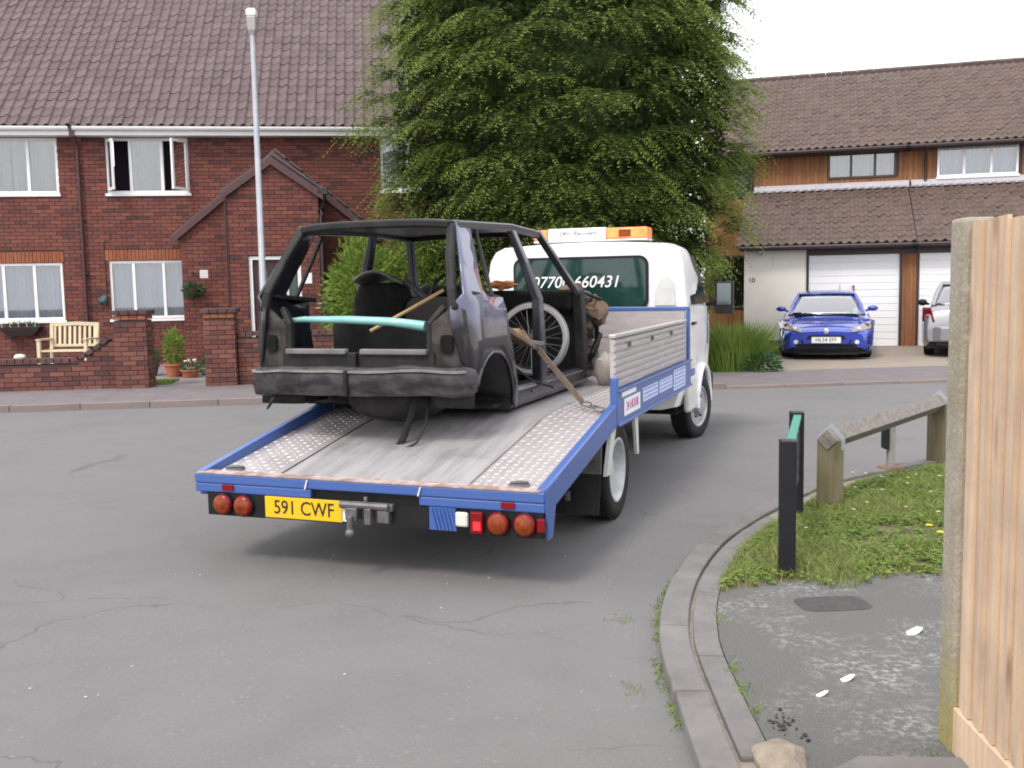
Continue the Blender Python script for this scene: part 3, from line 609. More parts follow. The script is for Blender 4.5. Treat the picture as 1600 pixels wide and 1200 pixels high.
# ================================================================== CLAD HOUSES WITH GARAGES (right of the tree)
def clad_house(a0,a1,label,wins,gar,cream,solo_g,solo_m,full_left=False):
    ac=(a0+a1)/2; h=empty('clad_house',FB.W(ac,2.7,.0),FB.a,label,'house','timber clad houses with garages'); X=lambda a:a-ac; y0=-2.7
    holes=[(X(w_[0]),X(w_[1]),w_[2],w_[3]) for w_ in wins]
    b=MB(); wall_cells(b,X(a0),X(a1),-.1,4.95,holes,.025,.25); b.build('wall',darkbrown,h); MB().box(X(a0),X(a1),6.5,6.7,-.1,4.95).build('back_wall',darkbrown,h)
    cache={}; x=X(a0); zl=4.02
    while x<X(a1)-.02:
        w_=.108; zz0=.05 if x<X(-2.45) and full_left else zl
        segs=[(zz0,4.90)]
        for hx0,hx1,hz0,hz1 in holes:
            if x+w_>hx0+.005 and x<hx1-.005:
                ns=[]
                for p,q in segs:
                    if q<=hz0 or p>=hz1: ns.append((p,q))
                    else:
                        if p<hz0: ns.append((p,hz0))
                        if q>hz1: ns.append((hz1,q))
                segs=ns
        for p,q in segs:
            if q-p<.04: continue
            k=round(q-p,2)
            if k not in cache: cache[k]=MB().box(0,.1,-.0,.022,0,k).mesh('cladding_board',MATS['cladding_wood'])
            share('cladding_board',cache[k],h,(x,random.uniform(-.003,.003),p))
        x+=w_
    for w_ in wins: window(h,X(w_[0]),X(w_[1]),w_[2],w_[3],-.05,[X(q) for q in w_[4]],fm=w_[5],cur=[(X(p),X(q)) for p,q in w_[6]],cm=w_[7],sill=w_[8])
    # garage block in front
    ge=[(X(g0),X(g1),-.2,2.17) for g0,g1 in gar]; gx0=X(max(a0,-2.45)); go=.168 if full_left else -.001
    b=MB(); wall_cells(b,gx0,X(a1),-.1,2.33,ge+[(X(c0),X(c1),-.2,2.2) for c0,c1 in cream],y0+.03,y0+.22); b.box(gx0,gx0+.2,y0+.22,.0,-.1,2.33); b.build('garage_wall',darkbrown,h)
    for c0,c1 in cream:
        MB().box(X(c0),X(c1),y0-.0,y0+.2,.16,2.34).build('render_panel',render_cream,h); MB().box(X(c0)+.01,X(c1),y0-.012,y0+.2,-.05,.157).build('plinth',mat('plinth_brown',(.16,.10,.085),.9,c2=(.12,.08,.07),ns=6),h)
    for g0,g1 in gar:
        fb=MB(); fb.box(X(g0)-.05,X(g0),y0-.02,y0+.1,0.01,2.17); fb.box(X(g1),X(g1)+.05,y0-.02,y0+.1,0.01,2.17); fb.box(X(g0)-.05,X(g1)+.05,y0-.021,y0+.1,2.172,2.30); fr=fb.build('garage_frame',darkbrown,h)
        door=MB().box(X(g0)+.005,X(g1)-.005,y0+.05,y0+.07,.02,2.165).build('garage_door',garage_white,h)
        n=13; me=MB().box(X(g0)+.012,X(g1)-.012,0,.02,0,2.14/n-.012).mesh('door_panel',garage_white)
        for k in range(n):
            o=share('door_panel',me,door,(0,y0+.034,.024+k*2.14/n)); md=o.modifiers.new('b','BEVEL'); md.width=.006; md.segments=2
        MB().cyl((X((g0+g1)/2),y0+.02,1.42),(X((g0+g1)/2),y0-.03,1.42),.03,10).box(X((g0+g1)/2)-.012,X((g0+g1)/2)+.012,y0-.05,y0-.03,1.30,1.44).build('door_handle',hitch,door)
    # timber-clad pier between the doors
    for k,(p,q) in enumerate(zip(gar,gar[1:])): pass
    pb=MB().box(0,.075,0,.03,0,2.12).mesh('pier_board',MATS['cladding_wood'])
    for g0,g1 in gar:
        for k in range(4):
            xx=X(g1)+.05+k*.08
            if xx+.07<X(a1)+.02: share('pier_board',pb,h,(xx,y0-.005,.03))
    # garage roof
    pit=math.atan2(3.93-2.42,3.0); L=3.0/math.cos(pit); ry,rz=y0-.3,2.42
    rb=MB().prism([(gx0-go,0),(X(a1),0),(X(a1),L),(gx0-go,L)],lambda u,v,d:(u,ry+v*math.cos(pit)+math.sin(pit)*d,rz+v*math.sin(pit)-math.cos(pit)*d),.07); gr=rb.build('garage_roof',darkbrown,h)
    tile_roof(gr,T_B,gx0-go,X(a1)+.0,ry-.02,rz+.0,pit,L,solo_g,tile_b)
    MB().box(gx0-.1,X(a1),ry+.02,ry+.06,2.30,2.41).build('garage_fascia',darkbrown,h); MB().box(gx0-.1,X(a1),ry+.06,y0+.03,2.30,2.325).build('garage_soffit',darkbrown,h)
    gb=MB().tube([(gx0-.12,ry-.03,2.36),(X(a1),ry-.03,2.36)],.05,8); gb.build('garage_gutter',darkbrown,h)
    MB().prism([(0,3.86),(0,4.07),(-.02,4.07),(-.20,3.89)],lambda u,v,d:(gx0+.05+d,u-.01,v),X(a1)-gx0-.05).build('flashing',lead,h)
    n=int((X(a1)-gx0)/.2); sc=MB().blob((0,0,0),(.095,.06,.05),8,5).mesh('flashing_lap',lead)
    for k in range(n): share('flashing_lap',sc,h,(gx0+.15+k*.2,-.17,3.925),(pit,0,0))
    # main roof
    pit=math.atan2(7.65-4.93,7-2.35); L=(7-2.35)/math.cos(pit); ry,rz=-.35,4.93
    rb=MB().prism([(X(a0)-(.1 if full_left else -.001),0),(X(a1),0),(X(a1),L),(X(a0)-(.1 if full_left else -.001),L)],lambda u,v,d:(u,ry+v*math.cos(pit)+math.sin(pit)*d,rz+v*math.sin(pit)-math.cos(pit)*d),.07); rf=rb.build('roof',darkbrown,h)
    rb=MB().prism([(X(a0)-(.1 if full_left else -.001),0),(X(a1),0),(X(a1),L),(X(a0)-(.1 if full_left else -.001),L)],lambda u,v,d:(u,ry+2*(7-2.35)-v*math.cos(pit)-math.sin(pit)*d,rz+v*math.sin(pit)-math.cos(pit)*d),.07); rb.build('back_roof',tile_b,h)
    tile_roof(rf,T_B,X(a0)-(.1 if full_left else 0),X(a1)+.01,ry-.02,rz,pit,L,solo_m,tile_b)
    rt=MB().tube([(0,0,0),(.44,0,0)],.09,8).mesh('ridge_tile',tile_b)
    for k in range(int((a1-a0+.1)/.45)+1): share('ridge_tile',rt,rf,(X(a0)-.1+k*.45,ry+(7-2.35),7.64),(0,random.uniform(-.01,.01),0))
    MB().box(X(a0)-.1,X(a1),ry+.03,ry+.06,4.80,4.925).build('fascia',darkbrown,h); MB().box(X(a0)-.1,X(a1),ry+.06,.03,4.80,4.82).build('soffit',darkbrown,h)
    MB().tube([(X(a0)-.1,ry-.03,4.87),(X(a1),ry-.03,4.87)],.052,8).build('gutter',darkbrown,h)
    return h,X
brn=mat('brown_frame',(.05,.028,.025),.4)
h1,X1=clad_house(-3.69,1.412,'orange timber clad house with brown framed window over the garage behind the blue car',
  [(-.55,1.11,4.17,4.82,[.02,.6],brn,[(-.5,.0),(.05,1.05)],net,False),(-3.1,-2.46,3.8,4.84,[],brn,[(-3.05,-2.5)],net,False),(-3.5,-2.55,.85,2.28,[-3.0],brn,[(-3.45,-2.6)],drape,False)],
  [(-.96,1.07)],[(-2.45,-1.01)],lambda c,r:True,lambda c,r:r<3 and c>4,True)
h2,X2=clad_house(1.414,8.214,'orange timber clad house with white framed window over the garage behind the silver car',
  [(2.07,3.92,4.10,4.84,[2.69,3.31],white,[(2.1,3.9)],net,True),(5.2,7.0,4.10,4.84,[5.8,6.4],white,[(5.25,6.95)],net,True)],
  [(1.48,3.5),(4.0,6.05)],[],lambda c,r:c<14,lambda c,r:c<13 and r<14)
# the first garage's pier is shared: boards run to the party line
dp=MB().tube([(0,-.38,4.86),(0,-.30,4.72),(0,-.06,4.6),(0,-.06,4.0)],.036,8); dp.build('downpipe',darkbrown,h2,smooth=50,loc=(X2(1.80),0,0))
text('10',.16,mat('number_brown',(.10,.07,.06),.5),h1,(X1(-2.27),-2.706,1.60),FACE_BACK,'house_number',ext=.004)
MB().box(-.05,.05,-.09,0,-.05,.06).build('security_lamp',offwhite,h1,loc=(X1(-1.98),-2.78,2.26),bevel=.01); MB().tube([(0,0,0),(0,.0,-.28)],.006,5).build('lamp_cable',offwhite,h1,loc=(X1(-1.78),-2.705,2.2))
MB().box(-.08,.08,-.03,0,-.05,.06).tube([(.09,-.02,0),(.1,-.03,-.12),(.08,-.04,-.24)],.012,6).build('wall_outlet',offwhite,h1,loc=(X1(-1.98),-2.702,.33))
# ================================================================== FLATBED RECOVERY TRUCK
TR_YAW=R(-20.2)
truck=empty('recovery_truck',(-.85,5.406,0),TR_YAW,'blue and white flatbed recovery truck carrying a stripped car shell','truck')
def T(x,y,z=0):
    c,s=math.cos(TR_YAW),math.sin(TR_YAW); return Vector((-.85+c*x-s*y,5.406+s*x+c*y,z))
def deck_z(y):
    if y<=1.35: return .50+.205*y/1.35
    if y<1.75: t=(y-1.35)/.4; return .705+.0304*(2*t-t*t)*1.0
    return .7354
def wheel(parent,loc,r,w,rz=0,side=1,rm=None,dish=.06,holes=True,name='wheel'):
    b=MB(); b.lathe([(r*.62,-w*.42),(r*.80,-w*.5),(r*.93,-w*.48),(r*.985,-w*.40),(r,-w*.28),(r,w*.28),(r*.985,w*.40),(r*.93,w*.48),(r*.80,w*.5),(r*.62,w*.42)],36,axis='x',closed=True)
    for k in range(44):                                            # tread blocks
        a=2*PI*k/44; m=Matrix.Rotation(a,4,'X')
        for xx in (-.36,-.12,.12,.36): b.box(xx*w-.03*w*2,xx*w+.03*w*2,-.012,.012,r*.99,r*1.012,m)
    t=b.build(name,rubber,parent,smooth=40,loc=loc,rot=(0,0,rz)); s=side
    q=MB(); q.lathe([(r*.64,s*w*.40),(r*.66,s*w*.46),(r*.62,s*w*.47),(r*.58,s*(w*.40)),(r*.55,s*(w*.40-dish)),(r*.30,s*(w*.40-dish-.01)),(r*.24,s*(w*.40-dish+.035)),(0.001,s*(w*.40-dish+.04))],32,axis='x'); q.build('rim',rm or rim_m,t,smooth=35)
    hb=MB()
    for k in range(6):
        a=2*PI*k/6; hb.cyl((s*(w*.40-dish-.012),r*.36*math.cos(a),r*.36*math.sin(a)),(s*(w*.40-dish+.014),r*.36*math.cos(a),r*.36*math.sin(a)),.012,6)
    hb.build('wheel_nuts',hitch,t)
    if holes:
        hh=MB()
        for k in range(8):
            a=2*PI*(k+.5)/8; hh.cyl((s*(w*.40-dish-.006),r*.46*math.cos(a),r*.46*math.sin(a)),(s*(w*.40-dish+.0015),r*.46*math.cos(a),r*.46*math.sin(a)),r*.055,8)
        hh.build('rim_holes',black,t)
    return t
# chassis
b=MB()
for s in (-1,1): b.bar([(s*.36,.9,.50),(s*.36,5.6,.50)],.08,.16); b.bar([(s*.36,.04,.36),(s*.36,.9,.47)],.08,.12)
for y in (.55,1.2,2.4,3.3,4.2): b.bar([(-.36,y,.48),(.36,y,.48)],.07,.10)
b.cyl((-.9,1.72,.33),(.9,1.72,.33),.055,10); b.blob((0,1.72,.33),(.16,.17,.16),12,8); b.box(-.75,.75,2.55,3.0,.36,.52); b.box(-.9,.9,4.5,6.2,.35,.55)
b.build('chassis',dark_metal,truck)
# deck: three plates following the dropped tail
def deck_strip(x0,x1,m,nm,dz=0):
    d=MB(); ys=[.05+i*(4.15)/40 for i in range(41)]
    rings=[[(x0,y,deck_z(y)-.03),(x1,y,deck_z(y)-.03),(x1,y,deck_z(y)+dz),(x0,y,deck_z(y)+dz)] for y in ys]; d.loft(rings); return d.build(nm,m,truck)
for x0,x1,dz in ((-1.03,-.603,0),(.603,1.03,.0)):
    pl=deck_strip(x0,x1,alu,'tread_plate',dz); tb=MB(); sp=.055; i=0; y=.10
    while y<4.1:
        k=0; x=x0+.03
        while x<x1-.02:
            a=R(45 if (i+k)%2 else -45); L,Wd,Hh=.021,.0085,.004; z=deck_z(y)+dz; sl=math.atan2(deck_z(y+.02)-deck_z(y-.02),.04)
            e=Vector((math.cos(a),math.sin(a)*math.cos(sl),math.sin(a)*math.sin(sl))); f=Vector((-math.sin(a),math.cos(a)*math.cos(sl),math.cos(a)*math.sin(sl))); c=Vector((x,y,z)); n=Vector((0,-math.sin(sl),math.cos(sl)))
            j=len(tb.v); tb.v+=[tuple(c+e*L),tuple(c+f*Wd),tuple(c-e*L),tuple(c-f*Wd),tuple(c+e*L*.55+n*Hh),tuple(c+f*Wd*.4+n*Hh),tuple(c-e*L*.55+n*Hh),tuple(c-f*Wd*.4+n*Hh)]
            tb.f+=[(j+4,j+5,j+6,j+7)]+[(j+q,j+(q+1)%4,j+4+(q+1)%4,j+4+q) for q in range(4)]
            x+=sp; k+=1
        y+=sp; i+=1
    stuff(tb.build('tread_pattern',tread_top,pl))
deck_strip(-.597,.597,alu_mid,'deck_plate',-.003)
for x in (-.6,.6): MB().bar([(x,.06,deck_z(.06)-.004),(x,1.35,deck_z(1.35)-.004),(x,4.1,deck_z(4)-.004)],.004,.012).build('deck_joint',dark_metal,truck)
for x,y in ((-.93,.16),(.88,.16)):
    lb=MB(); lb.lathe([(0.001,.012),(.045,.012),(.06,.002)],16); lb.box(-.05,.05,-.012,.012,.012,.02); lb.build('lashing_point',hitch,truck,loc=(x,y,deck_z(y)+.002),rot=(.15,0,.4))
# side raves: sloping tail rails and the level rails
for s in (-1,1):
    MB().bar([(s*1.055,0.0,.47),(s*1.055,1.40,.715),(s*1.055,1.52,.735)],.05,.15).build('tail_rail',blue,truck,bevel=.008)
    if s>0: MB().prism([(-.03,.55),(.17,.575),(.07,.28),(0.0,.28)],lambda u,v,d:(1.083+d,u,v),.012).build('corner_plate',blue,truck)
    b=MB(); b.bar([(s*1.055,1.523,.775),(s*1.055,4.28,.775)],.05,.235); b.bar([(s*1.062,1.523,.888),(s*1.062,4.28,.888)],.068,.02); b.bar([(s*1.062,1.523,.665),(s*1.062,4.28,.665)],.068,.02); b.build('side_rail',blue,truck,bevel=.006)
MB().bar([(1.06,1.525,.66),(1.06,1.525,.985)],.05,.05,up=(0,1,0)).build('corner_post',blue,truck,bevel=.008)
MB().bar([(-1.06,1.525,.66),(-1.06,1.525,.93)],.07,.07,up=(0,1,0)).build('corner_post',blue,truck,bevel=.008)
# rear crossbeam
b=MB(); b.box(-1.08,1.083,-.035,.03,.478,.535); b.box(-1.08,-.30,-.03,.03,.425,.4775); b.box(.37,1.083,-.03,.03,.425,.4775); b.build('rear_beam',blue,truck,bevel=.008)
b=MB(); b.box(-1.06,1.06,-.038,.055,.5355,.5415); b.build('beam_edge',worn_edge,truck)
for x in (-.30,.40): MB().bar([(x-.012,-.042,.53),(x-.028,-.042,.48)],.006,.008,up=(0,1,0)).build('weld_mark',plate_w,truck)
MB().box(-.30,.37,-.0,.06,.40,.477).build('beam_gap_shade',black,truck)  # black block: shade of the gap under the beam put into colour
MB().box(-1.0,-.62,-.022,-.005,.29,.424).build('light_board',black,truck); MB().box(.66,1.075,-.022,-.005,.29,.424).build('light_board',black,truck)
def round_lamp(x,z):
    l=MB(); l.lathe([(.062,0),(.062,-.022),(.055,-.034),(.03,-.046),(.001,-.05)],24,axis='y',o=(x,-.022,z)); o=l.build('tail_lamp',red_lens,truck,smooth=50)
    u=MB(); u.lathe([(.050,-.0375),(.03,-.0475),(.001,-.0515)],20,axis='y',o=(x,-.022,z)); c=u.build('amber_lens',amber_lens,o,smooth=50)
    MB().lathe([(.064,0),(.067,-.012),(.063,-.024)],24,axis='y',o=(x,-.0215,z)).build('lamp_bezel',black,o)
for x,z in ((-.885,.360),(-.745,.358),(.828,.359),(.976,.362)): round_lamp(x,z)
t=NT('lit_red'); t.col((.6,.01,.02,1)); t.b.inputs['Emission Color'].default_value=(1,.03,.03,1); t.b.inputs['Emission Strength'].default_value=.55; t.set(Roughness=.2); lit=t.m
o=MB().box(.678,.745,-.055,-.022,.300,.415).build('stop_lamp',red_lens,truck,bevel=.006); MB().box(.695,.735,-.0585,-.0555,.32,.365).build('lit_element',lit,o)
MB().box(1.045,1.085,-.05,-.022,.33,.40).build('side_lamp',red_lens,truck,bevel=.005)
for x in (-.847,.884): MB().box(x-.038,x+.038,-.042,-.0345,.44,.476).build('reflector',red_lens,truck,bevel=.003)
pl=MB().box(-.60,-.10,-.035,-.028,.302,.424).build('number_plate',yellow,truck,bevel=.003); text('591 CWF',.112,ink,pl,(-.345,-.0365,.362),FACE_BACK,ext=.0008,sx=.88)
MB().box(-.62,-.05,-.027,-.008,.295,.43).build('plate_holder',black,truck); MB().box(-.095,-.04,-.036,-.028,.31,.40).build('plate_label',plate_w,truck)
# tow hitch and louvred step
b=MB(); b.box(-.09,.22,-.05,-.01,.385,.425); b.cyl((-.10,-.05,.41),(.20,-.05,.41),.022,10); b.box(-.05,.02,-.09,-.02,.33,.40); b.box(.06,.10,-.08,-.02,.31,.40); b.cyl((-.015,-.10,.26),(-.015,-.10,.36),.018,10); b.blob((-.015,-.10,.265),.028,10,7); b.box(.13,.20,-.06,-.02,.32,.39); b.cyl((.06,-.05,.42),(.06,-.05,.46),.012,8); b.build('tow_hitch',hitch,truck,smooth=35,bevel=.004)
MB().box(.2,.42,-.02,.0,.30,.42).build('hitch_plate',black,truck)
lv=MB().box(.43,.58,-.03,-.012,.30,.424).build('louvre_panel',blue,truck)
for k in range(6): MB().bar([(.445+k*.022,-.034,.42),(.475+k*.022,-.034,.302)],.009,.012,up=(0,1,0)).build('louvre',blue,lv)
MB().box(.58,.655,-.035,-.012,.325,.405).build('reversing_lamp',clear_lens,truck,bevel=.012)
# ribbed drop side on the right
b=MB(); n=7; h0,h1_=.905,1.235; pr=[]
for k in range(n):
    z=h0+(h1_-h0)*k/n; d=(h1_-h0)/n; pr+=[(0,z+.004),(.014,z+.012),(.014,z+d-.012),(0,z+d-.004)]
prof=[(1.043+x,z) for x,z in pr]+[(1.02,h1_),(1.02,h0)]
b.loft([[(x,1.57,z) for x,z in prof],[(x,4.16,z) for x,z in prof]]); ds=b.build('drop_side',alu_side,truck)
MB().box(1.012,1.062,1.56,4.17,1.2355,1.262).build('top_capping',alu_side,ds,bevel=.006)
for y in (1.95,2.7,3.45): MB().box(1.058,1.072,y-.02,y+.02,1.16,1.20).build('panel_bolt',hitch,ds,bevel=.004)
# headboard
hbp=MB().box(-1.03,1.03,4.235,4.265,.70,1.345).build('headboard',alu_side,truck)
for z in (1.10,): MB().box(-1.03,1.03,4.229,4.2345,z,z+.02).build('headboard_rib',alu_side,hbp)
b=MB(); b.bar([(-1.07,4.25,1.36),(1.07,4.25,1.36)],.05,.035); 
for s in (-1,1): b.bar([(s*1.055,4.25,.67),(s*1.055,4.25,1.342)],.03,.04,up=(0,1,0))
b.build('headboard_frame',blue,truck,bevel=.006)
# stickers on the side rail
def side_sticker(y0,y1,z0,z1,m): return MB().box(1.0815,1.0835,y0,y1,z0,z1).build('sticker',m,truck)
SR=(R(90),0,R(90))
st=side_sticker(1.70,2.18,.705,.822,plate_w); text('24 HOUR',.088,magenta,st,(1.0845,1.94,.764),SR,sx=1.0)
side_sticker(1.64,2.05,.84,.872,plate_w)
for y0,y1,z0,z1,ln in ((2.27,2.80,.735,.835,3),(2.86,3.38,.735,.835,3),(3.44,3.98,.69,.865,5)):
    st=side_sticker(y0,y1,z0,z1,sticker_b)
    for k in range(ln):
        zz=z0+(z1-z0)*(k+.6)/(ln+.3); x=y0+.04
        while x<y1-.06:
            l=random.uniform(.03,.09); MB().box(1.0837,1.0843,x,min(x+l,y1-.03),zz,zz+.011).build('print_line',sticker_ink,st); x+=l+.02
# rear wheels, mudguards, flaps
for s in (-1,1):
    wheel(truck,(s*.93,1.72,.335),.335,.22,0,s,rim_w,dish=.07)
    b=MB(); b.prism([(1.47,.66),(1.60,.66),(1.42,.36),(1.33,.36)],lambda u,v,d:(s*(1.03+d),u,v),.025); b.build('mudguard_stay',offwhite,truck)
    b=MB(); b.prism([(2.13,.66),(2.24,.66),(2.27,.36),(2.22,.36)],lambda u,v,d:(s*(1.03+d),u,v),.022); b.build('mudguard_stay',offwhite,truck)
    b=MB(); b.prism([(.58,.62),(1.05,.62),(1.05,.40),(.58,.40)],lambda u,v,d:(s*u,1.22+.02*d+(.62-v)*-.1,v),1); b.build('mudguard_panel',hitch,truck)
    b=MB(); b.grid(lambda u,v:(s*(.60+.44*u),1.235-.05*v*v-.02*math.sin(u*3),.40-.26*v),6,6); b.build('mud_flap',black,truck,solid=.012)
    b=MB(); b.cyl((s*.7,1.16,.30),(s*.7,1.17,.24),.02,8); b.cyl((s*.84,1.16,.29),(s*.84,1.17,.23),.02,8); b.build('flap_bolts',hitch,truck)
# cab
W0=[(.80,.40),(.93,.43),(.985,.60),(1.005,.95),(1.0,1.30)]
def cab_sec(y,zt,wr,zw,inset=0,bot=None):
    """half section: sill .. waist .. roof edge .. roof centre"""
    s=[]
    for x,z in W0: s.append((x-inset,min(z,zw)if z>.95 else z))
    if bot is not None: s=[(x,max(z,bot)) for x,z in s]
    up=[(1.0-inset,zw+.02),(.5*(1.0-inset+wr)+.015,zw+(zt-zw)*.5),(wr+.02,zt-.14),(wr-.035,zt-.055),(wr-.13,zt-.012),(wr*.4,zt+.012),(0,zt+.018)]
    return [(x,y,z) for x,z in s]+[(x,y,z) for x,z in up]
ST=[(4.42,1.955,.90,1.34,.035),(4.46,1.972,.915,1.34,.008),(4.6,1.98,.92,1.34,0),(4.85,1.985,.915,1.34,0),(5.05,1.985,.91,1.34,0),(5.15,1.98,.90,1.34,0),(5.3,1.975,.89,1.33,0),(5.42,1.955,.88,1.33,0),(5.52,1.90,.87,1.32,0),(5.62,1.80,.88,1.31,.005),(5.72,1.69,.89,1.30,.01),(5.85,1.54,.90,1.27,.02),(6.0,1.36,.90,1.22,.03),(6.12,1.24,.90,1.15,.05),(6.3,1.18,.86,1.06,.09),(6.45,1.08,.82,.96,.14),(6.55,.93,.78,.86,.22),(6.58,.80,.70,.78,.30)]
body=MB(); rings=[]
for y,zt,wr,zw,ins in ST:
    dz=.33*.33*1.5-(y-5.42)**2; bot=(.335+math.sqrt(dz)) if dz>0 else None
    h=cab_sec(y,zt,wr,zw,ins,bot); rings.append(h+[(-x,yy,z) for x,yy,z in reversed(h[:-1])])
body.loft(rings,False); i=len(body.v)-len(rings[-1]); body.f.append(tuple(range(len(rings[0]))) ); body.f.append(tuple(range(i,i+len(rings[-1]))))
cab=body.build('cab',white_paint,truck,smooth=38)
MB().box(-.9,.9,4.5,6.5,.36,.42).build('cab_floor',dark_metal,truck)
# rear window with rounded corners
def rrect(x0,x1,z0,z1,r,n=5):
    o=[]
    for cx,cz,a in ((x1-r,z1-r,0),(x0+r,z1-r,90),(x0+r,z0+r,180),(x1-r,z0+r,270)): o+=[(cx+r*math.cos(R(a+90*k/n)),cz+r*math.sin(R(a+90*k/n))) for k in range(n+1)]
    return o
MB().prism(rrect(-.68,.66,1.345,1.855,.09),lambda u,v,d:(u,4.405+d,v),.02).build('window_seal',black,cab); rw=MB().prism(rrect(-.655,.635,1.37,1.83,.075),lambda u,v,d:(u,4.399+d,v),.02).build('rear_window',g_dark,cab)
text('07700 660431',.155,plate_w,rw,(-.055,4.3975,1.61),FACE_BACK,'phone_number',shear=.25,ext=.0006,sx=.98)
# side glass, door lines, mirrors, quarter vent
for s in (-1,1):
    def sp(y,z):  # point on the cab side
        return (s*((1.0+(z-1.36)*(-.1/.55)) if z>1.34 else 1.003),y,z)
    q=[(4.72,1.38),(5.66,1.38),(5.36,1.86),(4.80,1.86)]
    MB().prism([(a,c) for a,c in q],lambda u,v,d:Vector(sp(u,v))+Vector((s*(.004+d),0,0)),.006).build('side_window',g_dark,cab)
    MB().tube([sp(4.64,.55),sp(4.64,1.34),sp(4.74,1.90)],.006,6).tube([sp(5.72,.95),sp(5.70,1.34)],.006,6).build('door_seam',darkbrown,cab)
    MB().bar([(s*1.01,4.75,1.20),(s*1.01,4.92,1.20)],.03,.025).build('door_handle',black,cab)
    MB().bar([(s*1.008,4.62,.80),(s*1.008,5.0,.80)],.012,.05).build('side_moulding',offwhite,cab)
    m=MB(); m.tube([(s*1.0,5.62,1.36),(s*1.16,5.56,1.40),(s*1.2,5.55,1.5)],.02,6); m.box(s*1.2-.09,s*1.2+.09,5.52,5.60,1.27,1.60); m.build('mirror_housing',black,cab,bevel=.03,seg=3)
    MB().box(s*1.2-.07,s*1.2+.07,5.512,5.519,1.36,1.58).build('mirror_glass',mat('mirror_glass',(.16,.185,.19),.12,.9),cab)
    MB().tube([(s*(1.0),5.45+.38*math.cos(t),.345+.40*math.sin(t)) for t in [PI*k/14 for k in range(15)]],.035,8).build('arch_flare',white_paint,cab,smooth=60)
    MB().box(s*.99-.03,s*.99+.03,4.55,4.98,.36,.70).build('side_skirt',offwhite,cab,bevel=.03,seg=3)
    wheel(truck,(s*.88,5.42,.325),.325,.20,R(-14),s,rim_m,dish=.0,holes=False)
    MB().box(s*.72-.12,s*.72+.12,6.44,6.58,.80,.98).build('headlamp',clear_lens,cab,bevel=.03)
MB().lathe([(.001,-.012),(.062,-.01),(.07,0)],18,axis='y',o=(.80,4.415,1.52)).build('cab_vent',hitch,cab)
MB().prism([(.72,1.385),(.92,1.385),(.90,1.60),(.84,1.66),(.76,1.62),(.72,1.5)],lambda u,v,d:(u,4.398+d,v),.03).build('vent_panel',offwhite,cab)
wsq=MB().grid(lambda u,v:(( -1+2*u)*(.83-.0*v),5.56+(1-v)*.50-.03*(2*u-1)**2-.012,1.33+v*.55+.03),10,8); wsq.build('windscreen',g_dark,cab,smooth=80,solid=.01)
b=MB().box(-.93,.93,6.42,6.62,.36,.60); b.build('front_bumper',black,cab,bevel=.05,seg=3)
sk=MB().box(1.0065,1.0085,4.70,4.92,.62,.76).build('cab_sticker',sticker_ink,cab)
# amber light bar on the cab roof
lb=MB().box(-.60,.56,4.80,5.06,2.012,2.03).build('light_bar',offwhite,truck,bevel=.006)
for x in (-.4,.4): MB().box(x-.05,x+.05,4.86,5.0,1.985,2.014).build('bar_foot',black,lb)
for x0,x1 in ((-.60,-.45),(.152,.56)): MB().box(x0,x1,4.805,5.055,2.031,2.142).build('beacon',orange_lens,lb,bevel=.018,seg=3)
MB().box(.28,.40,4.80,4.8045,2.05,2.12).build('beacon_reflector',amber_lens,lb)
pn=MB().box(-.447,.149,4.80,5.06,2.0315,2.148).build('sign_panel',white_paint,lb,bevel=.01,seg=2); text('24hr  Recovery',.062,mat('sign_ink_grey',(.12,.10,.11),.6),pn,(-.14,4.798,2.095),FACE_BACK,shear=.25,ext=.0005)
# ================================================================== STRIPPED CAR SHELL ON THE FLATBED
shell=empty('car_shell',T(-.42,.75,.752),TR_YAW,'stripped dark blue hatchback shell without doors, glass or wheels on the flatbed','car shell')
def sx(z): return .775 if z<.45 else (.775-.02*(z-.45)/.28 if z<.73 else .755-.19*(z-.73)/.53)
# roof skin
MB().grid(lambda u,v:((2*u-1)*(.555-.015*v),.31+1.71*v,1.252+.022*(1-(2*u-1)**4)+.012*math.sin(PI*v)),16,10).build('roof_panel',mat('roof_dusty',(.03,.028,.03),.4,c2=(.07,.062,.058),ns=4,coat=.3),shell,smooth=60,solid=.02)
b=MB(); b.bar([(-.54+.135*k,.31-.03*math.sin(PI*k/8),1.235+.018*(1-(k/4-1)**4)) for k in range(9)],.07,.05); b.build('rear_header',shell_in,shell,bevel=.012)
b=MB(); b.bar([(-.53+.1325*k,2.0+.06*math.sin(PI*k/8),1.235+.018*(1-(k/4-1)**4)) for k in range(9)],.07,.045); b.build('front_header',shell_in,shell,bevel=.012)
def arch(cx,cz,r,a0,a1,n): return [(cx+r*math.cos(R(a0+(a1-a0)*k/n)),cz+r*math.sin(R(a0+(a1-a0)*k/n))) for k in range(n+1)]
QP=[(.32,1.25),(.53,1.25),(.46,1.06),(.39,.92),(.355,.82),(.40,.775),(.66,.765),(.69,.68),(.71,.56),(.76,.42),(.82,.25),(.86,.14),(.80,.01)]+arch(.42,.09,.335,-5,155,14)+[(.07,.28),(.03,.40),(.0,.60),(.0,.72),(.04,.80),(.18,1.02)]
